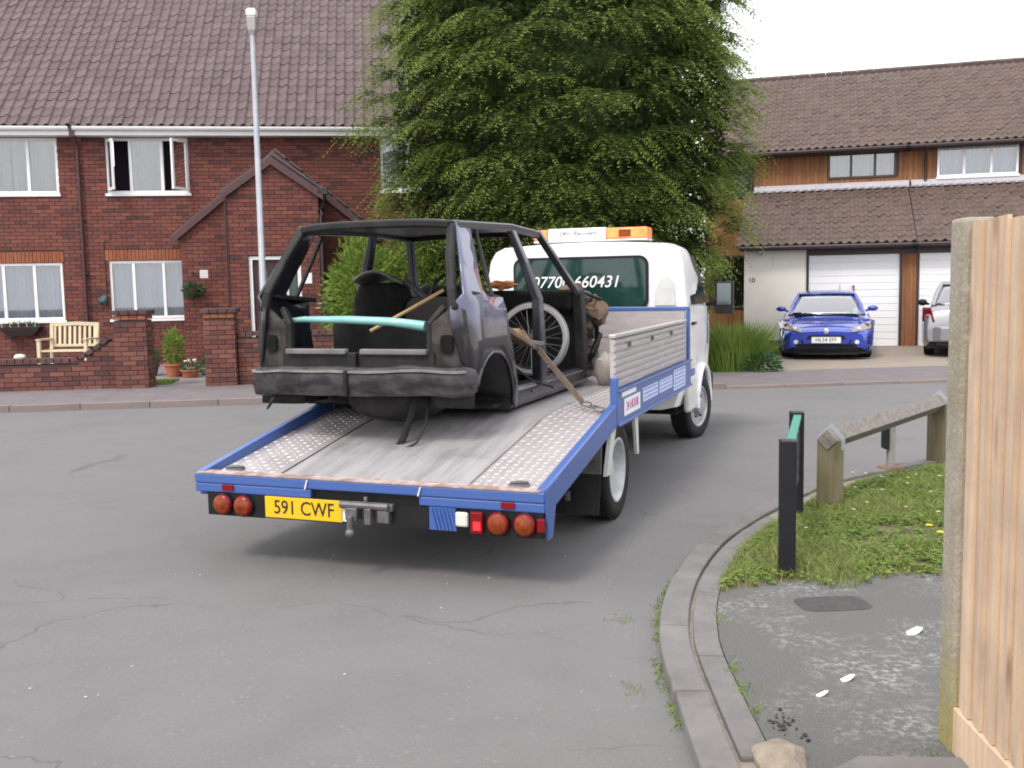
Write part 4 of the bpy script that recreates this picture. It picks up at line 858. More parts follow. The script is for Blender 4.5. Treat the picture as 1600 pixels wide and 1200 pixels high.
for s in (-1,1):
    def mp(u,v,s=s):
        rr=.10*max(0,(.16-u)/.16)**2 if v<.8 else 0
        return (s*(sx(v)-rr),u,v)
    MB().patch(QP,mp,.07).build('quarter_panel',quarter_paint if s>0 else shell_paint,shell,smooth=50,solid=.018)
    b=MB(); b.bar([(s*.565,.32,1.235),(s*.567,1.3,1.262),(s*.56,2.02,1.235)],.05,.06); b.build('roof_rail',shell_paint,shell,bevel=.012)
    b=MB(); b.bar([(s*.545,.31,1.23),(s*.60,.15,1.02),(s*.655,.04,.82),(s*.675,.02,.70)],.055,.05,up=(0,1,.3)); b.build('hatch_pillar',shell_in,shell,bevel=.014)
    b=MB(); b.bar([(s*.562,1.35,1.25),(s*.65,1.40,1.0),(s*.735,1.43,.74),(s*.742,1.44,.42),(s*.735,1.45,.08)],.055,.085,up=(0,1,0),scale=[.9,1,1.15,1.3,1.5]); b.build('door_pillar',shell_paint,shell,bevel=.01)
    b=MB(); b.bar([(s*.56,1.98,1.25),(s*.625,2.14,1.08),(s*.70,2.33,.88),(s*.74,2.46,.77)],.055,.06,up=(0,1,0)); b.build('windscreen_pillar',shell_paint,shell,bevel=.01)
    b=MB(); b.bar([(s*.735,2.50,.80),(s*.74,2.55,.45),(s*.735,2.58,.05)],.08,.14,up=(0,1,0)); b.build('hinge_pillar',shell_in,shell,bevel=.012)
    b=MB(); b.loft([[(s*x,y,z+dz) for x,z in ((.66,.02),(.745,.0),(.78,.05),(.775,.12),(.74,.15),(.66,.15))] for y,dz in ((.78,.0),(1.4,.0),(2.0,.0),(2.66,.0))]); b.build('sill',shell_paint,shell,bevel=.008)
    b=MB(); b.bar([(s*.572,.63,1.235),(s*.655,.565,1.0),(s*.74,.50,.77)],.022,.03,up=(0,1,0)); b.build('window_divider',shell_in,shell,bevel=.005)
    # wheel tub and inner rear arch
    tb=MB(); tb.grid(lambda u,v:(s*[.765,.52,.46,.45][min(3,int(v*3+.01))],.42+[.33,.335,.30,.02][min(3,int(v*3+.01))]*math.cos(PI*u),.09+[.33,.335,.30,.02][min(3,int(v*3+.01))]*math.sin(PI*u)),18,3); tub=tb.build('wheel_tub',shell_in,shell,smooth=40,solid=.01)
    MB().prism([(.42,-.0),(.76,-.0),(.755,.12),(.42,.12)],lambda u,v,d:(s*u,.75+d,v),.02).build('arch_plate',shell_in,shell)
    MB().tube([(s*.782,u,v) for u,v in arch(.42,.09,.335,0,155,16)],.012,6).build('arch_lip',shell_paint,shell)
    # lamp aperture corner pieces
    lp=MB(); lp.patch([(.52,.30),(.74,.30),(.755,.50),(.735,.70),(.66,.73),(.52,.62)],lambda u,v:(s*u,.03+.25*max(0,u-.62)**1.4*2.2+.02*(v-.3),v),.06); lc=lp.build('lamp_panel',mat('dirty_grey_panel',(.055,.047,.043),.7,spec=.3,c2=(.016,.0145,.015),ns=8,ab=(.4,.62)),shell,smooth=50,solid=.02)
    MB().prism(rrect(.585,.665,.44,.55,.025),lambda u,v,d:(s*u,.005+d+.25*max(0,u-.62)**1.4*2.2,v),.02).build('lamp_hole_shade',seat_m,lc)  # black plate painted in for the shade of the empty lamp opening
    MB().bar([(s*.50,.04,.30),(s*.50,.05,.62),(s*.58,.10,.72)],.04,.05,up=(0,1,0)).build('hatch_channel',shell_in,shell,bevel=.01)
    MB().bar([(s*.71,.16,.80),(s*.70,.45,.78),(s*.70,.66,.765)],.07,.03).build('shelf_support',shell_in,shell,bevel=.008)
# tail panel, loading lip, bumper
MB().grid(lambda u,v:((2*u-1)*.54,.02-.015*(1-(2*u-1)**2),.18+.26*v),8,4).build('tail_panel',shell_in,shell,solid=.02)
for x0,x1 in ((-.50,-.06),(.04,.50)): MB().bar([(x0,.0,.445),(x1,.0,.445)],.05,.035).build('loading_lip',mat('dusty_lip',(.17,.15,.155),.5,c2=(.10,.09,.09),ns=9),shell,bevel=.008)
MB().bar([(-.01,-.02,.44),(-.01,-.025,.30)],.06,.03,up=(0,1,0)).build('latch',black,shell,bevel=.008)
bp=[(-.775,.30),(-.77,.12),(-.72,.0),(-.5,-.055),(0,-.08),(.5,-.055),(.70,-.01),(.745,.05),(.76,.10)]
prof=[(-.04,-.10),(.035,-.09),(.05,-.02),(.045,.05),(.02,.085),(-.04,.09)]
path=[]
for i in range(len(bp)-1):
    for k in range(4): t_=k/4; path.append((bp[i][0]*(1-t_)+bp[i+1][0]*t_,bp[i][1]*(1-t_)+bp[i+1][1]*t_,.265))
path.append((*bp[-1],.265)); path=[(x,y+.03*noise.noise(Vector((x*4,0,1))),z+.022*noise.noise(Vector((x*3.5,2,0)))+.012*x) for x,y,z in path]
bu=MB().sweep(path,[(a,c) for a,c in prof],scale=[.62+.38*min(1,k/5)+.10*noise.noise(Vector((k*.6,0,0))) if k<16 else .80+.20*min(1,(len(path)-1-k)/5)+.12*noise.noise(Vector((k*.6,0,0))) for k in range(len(path))]).build('rear_bumper',dust_plastic,shell,smooth=40)
MB().sweep([(p[0],p[1]-.004,p[2]+.062) for p in path[6:-6]],[(.02,-.008),(.052,-.006),(.052,.006),(.02,.008)]).build('bumper_strip',mat('bumper_top_dust',(.22,.20,.20),.6,c2=(.13,.12,.12),ns=10),bu)
MB().box(-.012,.012,-.145,-.06,.18,.335).build('bumper_notch',black,bu)
MB().blob((.12,.36,.13),(.36,.30,.17),20,10).build('spare_wheel_well',shell_in,shell,smooth=60)
# floor, bulkhead, inner structures
b=MB(); b.box(-.72,.72,.55,2.62,.03,.06); b.box(-.52,.52,.04,.56,.20,.23); b.box(-.10,.10,.9,2.6,.06,.18); b.box(-.7,.7,.80,1.0,.06,.28); b.build('floor_pan',shell_in,shell,bevel=.02)
MB().prism([(-.72,.06),(.72,.06),(.72,.74),(.4,.80),(-.4,.80),(-.72,.74)],lambda u,v,d:(u,2.58+d,v),.03).build('bulkhead',shell_in,shell)
b=MB(); b.box(-.70,.70,2.36,2.56,.62,.80); b.box(-.62,-.15,2.26,2.4,.70,.86); b.build('dashboard',seat_m,shell,bevel=.05,seg=3)
MB().bar([(-.68,.92,.42),(.0,.94,.42),(.68,.92,.42)],.05,.36).build('rear_seat_panel',shell_in,shell)
# seats and steering wheel left in the shell
def seat(x,y,m,h,lab,rec=.25,head=True):
    b=MB(); b.box(-.24,.24,-.05,.45,.10,.28); s_=b.build('car_seat',m,shell,bevel=.07,seg=4,loc=(x,y,.05))
    if lab: s_['label']=lab
    bk=MB(); bk.loft([[(-.23*k,-.02-rec*z+dy,.2+z) if q==0 else (.23*k,-.02-rec*z+dy,.2+z) for q,dy in ((0,-.07),(1,-.07),(1,.07),(0,.07))] for z,k in ((0,.95),(.2,1.02),(.4,1),(h,.72))]); bk.build('seat_back',m,s_,bevel=.06,seg=4)
    if head: MB().blob((0,-.02-rec*(h+.12),.2+h+.14),(.13,.06,.10),14,10).build('head_rest',m,s_,smooth=60)
seat(-.40,1.62,seat_m,.52,None,.12,False); seat(.0,1.22,seat_tan,.52,'dusty grey brown seat',.08,False)
b=MB(); b.lathe([(.185+.014*math.cos(t),.014*math.sin(t)) for t in [2*PI*k/8 for k in range(8)]],28,closed=True); b.box(-.18,.18,-.02,.02,-.03,0); b.cyl((0,0,-.3),(0,0,0),.03,8); b.blob((0,0,-.01),(.06,.06,.025),10,6); b.build('steering_wheel',black,shell,smooth=50,loc=(.02,1.55,.80),rot=(R(58),0,R(8)))
MB().bar([(-.15,1.5,.80),(-.10,1.47,.92)],.012,.01).build('wiper_stalk',black,shell)
# dangling strips and hook under the tail
MB().tube([(.36,.10,.14),(.34,.06,.02),(.30,.04,-.10),(.26,.02,-.17)],.022,6).build('hanging_strip',shell_in,shell)
MB().tube([(.44,.12,.16),(.45,.06,.0),(.41,.0,-.12),(.30,-.05,-.18),(.18,-.10,-.195),(.05,-.12,-.20),(.0,-.16,-.205)],.009,6).build('hanging_cable',black,shell)
MB().tube([(-.58,-.02,.17),(-.60,-.05,.12),(-.63,-.06,.07)],.014,6,scale=[1.4,1,.4]).build('tow_hook',black,shell)
# ================================================================== LOOSE THINGS IN AND AROUND THE SHELL
def load(o,x,y,z,rz=0):      # place by shell-local coordinates
    p=T(-.42+x,.75+y,.752+z); o.location=p; o.rotation_euler[2]+=TR_YAW+rz; return o
# black bag / booster with grey lid on the passenger seat
bg_=empty('travel_bag',(0,0,0),0,'black padded bag with grey curved lid upright on the seat of the car shell','bag'); load(bg_,-.40,1.18,.42)
MB().loft([[(-.21*k,-.13,z),(.21*k,-.13,z),(.21*k,.13,z),(-.21*k,.13,z)] for z,k in ((0,1),(.15,1.05),(.34,.98),(.46,.75))]).build('bag_body',seat_m,bg_,bevel=.06,seg=4)
MB().grid(lambda u,v:((2*u-1)*.17+.0,-.17+.3*v,.475+.07*(1-(2*u-1)**2)-.06*v),10,6).build('lid',mat('grey_vinyl',(.13,.115,.115),.5),bg_,smooth=60,solid=.015)
MB().bar([(.16,.02,.48),(.32,.0,.36),(.48,.0,.27)],.05,.04).build('carry_arm',mat('grey_arm',(.05,.05,.065),.5),bg_,bevel=.012)
# teal tube across the tail opening
tt=MB(); tt.tube([(-.58,.02,.0),(-.35,.0,.018),(0,-.01,.015),(.30,-.0,.0),(.52,.02,-.03)],.026,10,scale=[.6,.8,1,1.1,1.3]); o=tt.build('plastic_tube',teal,smooth=60); load(o,-.12,.17,.625); tag(o,'pale teal plastic tube lying across the open tail of the car shell','tube')
st_=MB(); st_.tube([(0,0,0),(.20,.12,.12),(.42,.30,.27)],.013,6); o=st_.build('wooden_stick',wood_pl,smooth=50); load(o,-.16,.50,.55); tag(o,'thin pale wooden stick poking up behind the teal tube','stick')
# bicycle wheel in the rear door opening
bw=empty('bicycle_wheel',(0,0,0),0,'silver spoked bicycle wheel lying in the rear door opening of the car shell','wheel'); load(bw,.455,2.12,.405); bw.rotation_euler=(R(0),R(10),TR_YAW+R(96))
q=MB(); q.lathe([(.255,-.016),(.285,-.019),(.296,-.010),(.296,.010),(.285,.019),(.255,.016),(.25,0)],44,axis='x',closed=True); q.build('rim',chrome,bw,smooth=40)
q=MB(); q.lathe([(.294+.012*math.cos(t),.013*math.sin(t)) for t in [2*PI*k/8 for k in range(8)]],44,axis='x',closed=True); q.build('flat_tyre',mat('grey_tyre',(.20,.18,.17),.8),bw,smooth=60)
q=MB(); q.cyl((-.05,0,0),(.05,0,0),.022,12); q.cyl((-.03,0,0),(-.026,0,0),.035,14); q.cyl((.026,0,0),(.03,0,0),.035,14); q.build('hub',hitch,bw,smooth=40)
for k in range(28):
    a=2*PI*k/28; s=1 if k%2 else -1; MB().tube([(s*.03,.03*math.cos(a+.6*s),.03*math.sin(a+.6*s)),(0,.266*math.cos(a),.266*math.sin(a))],.0016,4).build('spoke',chrome,bw)
# wooden block + strap
wb=MB(); wb.loft([[(-.05,-.04+y,0),(.05,-.04+y,0),(.05,.04+y,.03),(-.05,.04+y,.03)] for y in (0,)]+[[(-.045,.1,-.03),(.05,.1,-.03),(.05,.18,.0),(-.045,.18,.0)],[(-.04,.3,-.12),(.04,.3,-.12),(.04,.36,-.09),(-.04,.36,-.09)]]); 
o=wb.build('timber_offcut',wood_pl,bevel=.006); load(o,.57,1.30,.50); o.rotation_euler=(0,0,TR_YAW); tag(o,'brown timber offcut wedged beside the bicycle wheel','timber')
sp_=empty('ratchet_strap',(0,0,0),0,'tan ratchet strap tying the car shell down to the flatbed rail','strap'); load(sp_,.60,1.55,.30)
MB().bar([(.17,-.25,.09),(.40,-.44,-.09),(.62,-.62,-.26)],.006,.05,up=(0,0,1)).build('webbing',strap_m,sp_)
MB().bar([(-.06,-.52,.30),(.05,-.40,.20),(.17,-.25,.09)],.045,.04,up=(0,0,1)).build('wrapped_webbing',strap_m,sp_,bevel=.01)
MB().box(-.04,.04,-.03,.03,-.02,.03).cyl((-.05,0,.03),(.05,0,.03),.012,8).build('ratchet',hitch,sp_,loc=(.17,-.25,.10),rot=(.3,.2,.5),bevel=.006)
c=MB(); pts=[(.62+.055*k,-.62-.035*k,-.26-.012*k) for k in range(5)]
for k,(p,q_) in enumerate(zip(pts,pts[1:])):
    m_=(Vector(p)+Vector(q_))/2; L=[Vector((.038*math.cos(t),.014*math.sin(t)*(1 if k%2 else .3),.014*math.sin(t)*(.3 if k%2 else 1))) for t in [2*PI*j/10 for j in range(11)]]; c.tube([tuple(m_+v) for v in L],.0055,5)
c.build('chain',hitch,sp_,smooth=50)
# rusty engine lump and canvas sack by the headboard
en=empty('rusty_engine',(0,0,0),0,'rusty brown engine block lump between the car shell and the headboard','engine'); load(en,.45,2.98,-.012)
b=MB(); b.box(-.22,.24,-.17,.17,.02,.42); b.box(-.16,.2,-.13,.13,.42,.60); b.build('engine_block',rust,en,bevel=.03,seg=3)
b=MB(); b.tube([(.1,-.05,.55),(.2,-.12,.70),(.16,-.1,.82),(.02,0,.80),(-.1,.02,.6)],.055,10); b.build('manifold',rust,en,smooth=50)
b=MB(); b.cyl((.24,0,.2),(.30,0,.2),.11,18); b.cyl((.24,.02,.44),(.29,.02,.44),.07,16); b.build('pulley',mat('pulley_grey',(.14,.125,.11),.6,.3,c2=(.09,.07,.06),ns=9),en,smooth=40)
o=MB().blob((0,0,.13),(.12,.16,.15),16,10,.35,4).build('canvas_sack',sack_m,smooth=70); load(o,.93,2.72,-.03); tag(o,'grey canvas sack slumped on the deck beside the ribbed drop side','sack')
# orange and grey junk on the dashboard side
o=MB().blob((0,0,.06),(.13,.06,.035),14,8,.8,9).build('orange_cloth',mat('orange_cloth',(.50,.17,.05),.9,c2=(.36,.15,.07),ns=9),smooth=70); load(o,.10,2.38,.79); tag(o,'crumpled orange cloth on the dashboard inside the car shell','cloth')

iw=MB(); iw.patch([(2.64,.05),(2.98,.10),(3.02,.35),(2.92,.48),(3.0,.62),(2.9,.74),(2.72,.78),(2.64,.7)],lambda u,v:(.66+.04*math.sin(9*v)+.03*math.sin(14*u),u,v),.06); iw.build('inner_wing',rust,shell,smooth=50,solid=.02)

for pts,r_ in (([(.15,-.15,.5),(.28,-.22,.62),(.34,-.1,.5),(.30,.05,.30)],.022),([(-.1,-.18,.45),(.1,-.24,.66),(.26,-.2,.78),(.36,-.05,.72)],.016),([(.2,-.18,.1),(.33,-.2,.25),(.36,-.08,.42)],.03)):
    MB().tube(pts,r_,8).build('hose',black,en,smooth=50)
MB().blob((.30,-.02,.60),(.10,.14,.13),14,10,.6,5).build('air_box',rust,en,smooth=50)
MB().blob((.16,-.05,.74),(.12,.10,.07),14,10,.6,8).build('alternator',mat('pulley_grey',(.14,.125,.11),.6),en,smooth=50)
# cables and lumps of stripped trim left on the shell floor
for k in range(7):
    a=random.uniform(0,6); x=random.uniform(.1,.62); y_=random.uniform(1.0,1.9); MB().tube([(x,y_,.10),(x+.12*math.cos(a),y_+.12*math.sin(a),.24),(x+.2*math.cos(a+.8),y_+.2*math.sin(a+.8),.15),(x+.25*math.cos(a+1.6),y_+.2*math.sin(a+1.6),.09)],.010,6).build('loose_cable',black,shell,smooth=50)
for k in range(5): MB().blob((random.uniform(.15,.6),random.uniform(1.55,2.3),.12),(.12,.10,.07),12,8,.7,k+20).build('torn_trim',[seat_m,seat_tan,shell_in][k%3],shell,smooth=50)
# ================================================================== PARKED CARS
def lerp_tab(tab,y):
    for (a,p),(b,q) in zip(tab,tab[1:]):
        if y<=b: t=(y-a)/(b-a) if b>a else 0; t=max(0,min(1,t)); t=t*t*(3-2*t); return p+(q-p)*t
    return tab[-1][1]
def car_body(root,L,hw,zs,zc,axles,ra,m,z0=.20,zarch=None,arch_r=None,flare=.02):
    """lofted lower body with wheel-arch cut-outs; y=0 at the front bumper, nose towards -y"""
    b=MB(); rings=[]; n=72; ar=arch_r or ra+.045
    for i in range(n+1):
        y=L*(i/n); w_=lerp_tab(hw,y); s_=lerp_tab(zs,y); c_=lerp_tab(zc,y); bot=z0+.10*max(0,1-y/.25)**2+.12*max(0,1-(L-y)/.25)**2; fl=0
        for ax in axles:
            d=ar*ar-(y-ax)**2
            if d>0: bot=max(bot,ra+math.sqrt(d)*.98)
            fl=max(fl,flare*max(0,1-((y-ax)/.55)**2))
        h=max(.03,s_-bot); W=w_+fl
        half=[(W-.05,y,bot),(W-.012,y,bot+h*.10),(W,y,bot+h*.35),(W,y,bot+h*.6),(W-.018,y,bot+h*.82),(W-.055,y,s_-.018),(W-.12,y,s_+.004),(W*.66,y,s_+(c_-s_)*.5),(W*.36,y,s_+(c_-s_)*.85),(0,y,c_)]
        rings.append(half+[(-x,yy,z) for x,yy,z in reversed(half[:-1])])
    b.loft(rings,False); k=len(rings[0]); b.f.append(tuple(range(k))); j=len(b.v)-k; b.f.append(tuple(range(j,j+k)))
    bo=b.build('body',m,root,smooth=42); w0=lerp_tab(hw,L/2)
    MB().box(-w0+.10,w0-.10,.12,L-.12,z0-.03,z0+.12).build('underbody',black,root)
    for ax in axles:
        for s in (-1,1): MB().box(s*(w0-.16)-.14,s*(w0-.16)+.08,ax-ar,ax+ar,z0,ra+ar*.8).build('wheel_well',black,root)
    return bo
def greenhouse(root,kp,m,bow=.05,inside=True):
    """kp: list of (half width, y, z): screen base, screen top, rear top, rear base"""
    (w1,y1,z1),(w2,y2,z2),(w3,y3,z3),(w4,y4,z4)=kp
    def surf(wa,ya,za,wb,yb,zb,sg): return lambda u,v:((2*u-1)*(wa+(wb-wa)*v),ya+(yb-ya)*v+sg*bow*2.2*(1-(2*u-1)**2)*(1-.5*v),za+(zb-za)*v+.02*math.sin(PI*v)+bow*.35*(1-(2*u-1)**2)*v)
    MB().grid(surf(w1,y1,z1,w2,y2,z2,-1),10,6).build('windscreen',g_car,root,smooth=80,solid=.006)
    MB().grid(surf(w4,y4,z4,w3,y3,z3,1),10,6).build('rear_window',g_car,root,smooth=80,solid=.006)
    MB().grid(lambda u,v:((2*u-1)*(w2+(w3-w2)*v+.012),y2-.04+(y3-y2+.08)*v-bow*1.1*(1-(2*u-1)**2)*(1-2*v),z2+(z3-z2)*v+.035*math.sin(PI*v)+bow*.5*(1-(2*u-1)**2)+.008),12,10).build('roof',m,root,smooth=60,solid=.02)
    for s in (-1,1):
        b=MB(); b.patch([(y1+.06,z1+.0),(y4-.06,z4),(y3-.02,z3-.02),(y2+.02,z2-.02)],lambda u,v:(s*(w1+.0+(w2-w1)*max(0,min(1,(v-z1)/(z2-z1)))+.02*math.sin(PI*max(0,min(1,(v-z1)/(z2-z1))))),u,v),.12); b.build('side_glass',g_car,root,smooth=60)
        b=MB(); b.tube([(s*w1,y1,z1-.02),(s*(w1+w2)/2+s*.014,(y1+y2)/2,(z1+z2)/2+.022),(s*w2,y2,z2)],.034,8); b.build('front_pillar',m,root,smooth=60); b=MB(); b.tube([(s*w4,y4,z4-.02),(s*(w3+w4)/2+s*.014,(y3+y4)/2,(z3+z4)/2+.02),(s*w3,y3,z3)],.045,8); b.build('rear_pillar',m,root,smooth=60)
        b=MB(); b.tube([(s*w2,y2,z2),(s*(w2+w3)/2+s*.012,(y2+y3)/2,(z2+z3)/2+.03),(s*w3,y3,z3)],.03,8); b.build('roof_rail',m,root,smooth=60); b=MB(); ym=(y2*.45+y3*.55); b.tube([(s*(w1+.01),ym+.05,z1-.02),(s*w2,ym,z2)],.028,6); b.build('side_pillar',m,root,smooth=60)
def car_seat2(root,x,y,z,m=seat_m):
    b=MB(); b.box(-.22,.22,0,.45,0,.16); s_=b.build('seat',m,root,loc=(x,y,z),bevel=.05,seg=3); MB().box(-.21,.21,.36,.5,.1,.58).build('seat_back',m,s_,bevel=.06,seg=3); MB().box(-.12,.12,.40,.48,.60,.78).build('head_rest',m,s_,bevel=.04,seg=3)
# ---- blue coupe, nose to the road
bc=empty('parked_car',(0,0,0),0,'blue coupe parked nose out on the driveway in front of a garage','car','cars parked on the driveway')
CB=Vector((6.17,19.42,.03)); bc.location=CB; bc.rotation_euler=(0,0,R(-17.5)); bc.scale=(1.05,1,.96)
body=car_body(bc,4.35,[(0,.66),(.12,.76),(.35,.83),(.9,.875),(2.2,.87),(3.6,.875),(4.1,.80),(4.35,.66)],[(0,.54),(.10,.60),(.5,.74),(.9,.80),(1.5,.80),(3.2,.86),(4.1,.84),(4.35,.70)],[(0,.58),(.15,.66),(.6,.745),(1.3,.865),(1.6,.89),(3.5,.93),(4.2,.92),(4.35,.80)],[.82,3.52],.325,car_blue,z0=.15)
greenhouse(bc,[(.70,1.32,.88),(.55,2.12,1.29),(.53,2.85,1.31),(.66,3.75,.96)],car_blue,.05)
MB().box(-.70,.70,1.5,3.6,.30,.42).build('cabin_floor',seat_m,bc); MB().grid(lambda u,v:((2*u-1)*.68,1.42+.30*v-.1*(1-(2*u-1)**2),.86+.035*v),8,3).build('dashboard',black,bc,smooth=60)
for x in (-.36,.36): car_seat2(bc,x,2.15,.42,mat('seat_grey',(.10,.10,.105),.9))
for x,y in ((-.72,.82),(.72,.82),(-.72,3.52),(.72,3.52)): wheel(bc,(x,y,.325),.325,.22,0,1 if x>0 else -1,rim_m,dish=.02,holes=False)
# bonnet bulge, lamps, openings, plate
for s in (-1,1):
    def hp(u,v,s=s): # headlamp surface on the front corner
        return (s*(.44+.385*u),-.025+.04*u+.37*u*u*.9+.20*v,.555+.185*v+.055*u)
    hl=MB().grid(lambda u,v:hp(u,v*(.35+.65*u)),8,5).build('headlamp',mat('headlamp_housing',(.13,.125,.13),.15,.2,coat=1,c2=(.30,.28,.27),ns=12),bc,smooth=60,solid=.02)
    MB().blob(tuple(Vector(hp(.35,.30))+Vector((0,-.015,0))),(.045,.03,.04),10,8).build('lamp_bulb',clear_lens,hl,smooth=60); MB().blob(tuple(Vector(hp(.75,.55))+Vector((0,-.015,0))),(.045,.03,.035),10,8).build('indicator',amber_lens,hl,smooth=60)
    MB().prism([(s*.40,.33),(s*.78,.33),(s*.76,.47),(s*.60,.44),(s*.42,.40)],lambda u,v,d:(u,-.012+d+(abs(u)-.4)**2*.9,v),.03).build('side_intake',black,bc)
    MB().lathe([(.045,0),(.04,-.02),(.001,-.025)],14,axis='y',o=(s*.545,-.012,.36)).build('fog_lamp',clear_lens,bc)
    MB().tube([(s*.70,.06+.2,.72),(s*.60,.5,.80),(s*.62,1.1,.85)],.018,6).build('wing_crease',car_blue,bc,smooth=60)
    b=MB(); b.blob((s*.88,1.62,1.0),(.10,.06,.06),12,8); b.bar([(s*.74,1.62,.94),(s*.84,1.62,.98)],.03,.05); b.build('wing_mirror',car_blue,bc,smooth=50)
MB().prism([(-.62,.13),(.62,.13),(.52,.325),(-.52,.325)],lambda u,v,d:(u,-.045+d+.25*max(0,abs(u)-.35)**2*4,v),.06).build('lower_grille',black,bc)
MB().prism([(-.36,.42),(.36,.42),(.30,.50),(-.30,.50)],lambda u,v,d:(u,-.018+d,v),.05).build('grille',black,bc)
MB().bar([(-.74,.14,.15),(-.45,-.03,.13),(0,-.06,.125),(.45,-.03,.13),(.74,.14,.15)],.10,.035).build('splitter',black,bc)
npl=MB().box(-.26,.26,-.062,-.05,.345,.465).build('number_plate',plate_w,bc); text('HL54 EFF',.105,ink,npl,(0,-.0635,.405),FACE_BACK,ext=.0006,sx=.92)
MB().lathe([(.001,-.008),(.042,-.004),(.05,0)],16,axis='y',o=(0,-.0,.585)).build('badge',silver_trim,bc); MB().box(.50,.58,1.42,1.43,.93,1.0).build('tax_disc',sticker_b,bc,rot=(0,0,0))
MB().tube([(-.56,1.22,.885),(0,1.14,.90),(.1,1.14,.90)],.009,5).tube([(.0,1.16,.90),(.56,1.24,.885)],.009,5).build('wiper',black,bc)
MB().tube([(0.27,3.0,1.34),(.27,3.12,1.50)],.006,5).build('aerial',black,bc)
# ---- silver saloon, tail to the road, half hidden by the fence
sc_=empty('parked_car',(0,0,0),0,'silver car parked tail out in front of the second white garage door','car','cars parked on the driveway')
sc_.rotation_euler=(0,0,R(180-25)); sc_.location=Vector((8.90,19.25,.03))+Vector((math.sin(R(25)),math.cos(R(25)),0))*4.45
car_body(sc_,4.45,[(0,.66),(.15,.78),(.5,.86),(2.2,.875),(3.9,.87),(4.3,.83),(4.45,.76)],[(0,.55),(.2,.68),(.8,.84),(1.3,.90),(3.2,.95),(4.2,.98),(4.40,.92),(4.45,.86)],[(0,.60),(.2,.72),(1.0,.92),(1.4,.98),(3.4,1.02),(4.25,1.04),(4.40,.99),(4.45,.90)],[.88,3.55],.315,silver,z0=.2)
greenhouse(sc_,[(.72,1.25,.97),(.56,2.05,1.42),(.55,3.35,1.41),(.68,4.10,1.02)],silver,.05)
MB().box(-.7,.7,1.5,3.9,.4,.6).build('cabin_floor',seat_m,sc_)
for x in (-.36,.36): car_seat2(sc_,x,2.1,.55); car_seat2(sc_,x,3.0,.55)
for x,y in ((-.75,.88),(.75,.88),(-.75,3.55),(.75,3.55)): wheel(sc_,(x,y,.315),.315,.2,0,1 if x>0 else -1,rim_m,dish=.02,holes=False)
for s in (-1,1):
    tl=MB().grid(lambda u,v:(s*(.855-.22*u*(1-.35*v)),4.23+.19*u+.012-.06*v*(1-u)+.03*math.sin(u*1.5),.70+.28*v),6,6).build('tail_light',red_lens,sc_,smooth=60,solid=.03)
    MB().blob((s*.74,4.40,.80),(.05,.03,.035),10,6).build('indicator',amber_lens,tl,smooth=50)
    b=MB(); b.blob((s*.98,1.62,1.02),(.10,.06,.075),12,8); b.bar([(s*.84,1.62,.98),(s*.95,1.62,1.0)],.03,.05); b.build('wing_mirror',black,sc_,smooth=50)
MB().bar([(-.80,4.33,.46),(-.5,4.47,.46),(0,4.50,.46),(.5,4.47,.46),(.80,4.33,.46)],.10,.30).build('rear_bumper',silver,sc_,bevel=.04,seg=3); MB().box(-.6,.6,4.40,4.47,.22,.33).build('bumper_skirt',black,sc_,bevel=.02)
np2=MB().box(-.26,.26,4.47,4.485,.72,.83).build('number_plate',yellow,sc_)
# ================================================================== STREET FURNITURE
lp=empty('lamp_post',FA.W(-3.64,1.75,.078),0,'tall slim grey steel lamp post on the far pavement','lamp post')
MB().tube([(0,0,-.1),(0,0,1.0),(0,0,1.04),(0,0,5.42)],.062,14,scale=[1.15,1.15,.85,.62]).build('column',galv,lp,smooth=60); MB().box(-.035,.035,-.075,-.06,.3,.75).build('inspection_door',galv,lp)
hd=MB(); hd.loft([[(x*k,y*k,z) for x,y in ((-.07,-.07),(.07,-.07),(.07,.07),(-.07,.07))] for z,k in ((5.34,.5),(5.42,.85),(5.62,1.0))]); hd.build('lantern',mat('lantern_grey',(.30,.29,.28),.4,.2),lp,bevel=.012)
hd=MB(); hd.loft([[(x*k,y*k,z) for x,y in ((-.07,-.07),(.07,-.07),(.07,.07),(-.07,.07))] for z,k in ((5.622,1.05),(5.70,1.08),(5.74,.75))]); hd.build('lantern_cap',white_paint,lp,bevel=.02,seg=3)
# street name sign, seen nearly edge on
sg=empty('street_sign',(1.435,5.12,.05),0,'low black posted street name sign seen edge on, at the kerb corner','sign')
dv=Vector((.41,1.265,0)); an=math.atan2(dv.y,dv.x)-PI/2
for k in (0,1):
    p=dv*k; MB().box(-.042,.042,-.042,.042,-.15,.72-.02*k).build('post',sign_black,sg,bevel=.006,loc=p,rot=(0,0,-.16 if k==0 else -.1))
M4=Matrix.Rotation(an,4,'Z'); nx=M4@Vector((1,0,0))
MB().box(-.004,.016,.045,1.285,.28,.66).build('sign_plate',sign_grey,sg,rot=(0,0,an)); MB().box(-.018,.030,.045,1.285,.6615,.685).build('plate_cap',sign_teal,sg,rot=(0,0,an),bevel=.003)
for y in (.3,1.0): MB().box(.0165,.026,y-.02,y+.02,.3,.62).build('plate_bracket',hitch,sg,rot=(0,0,an))
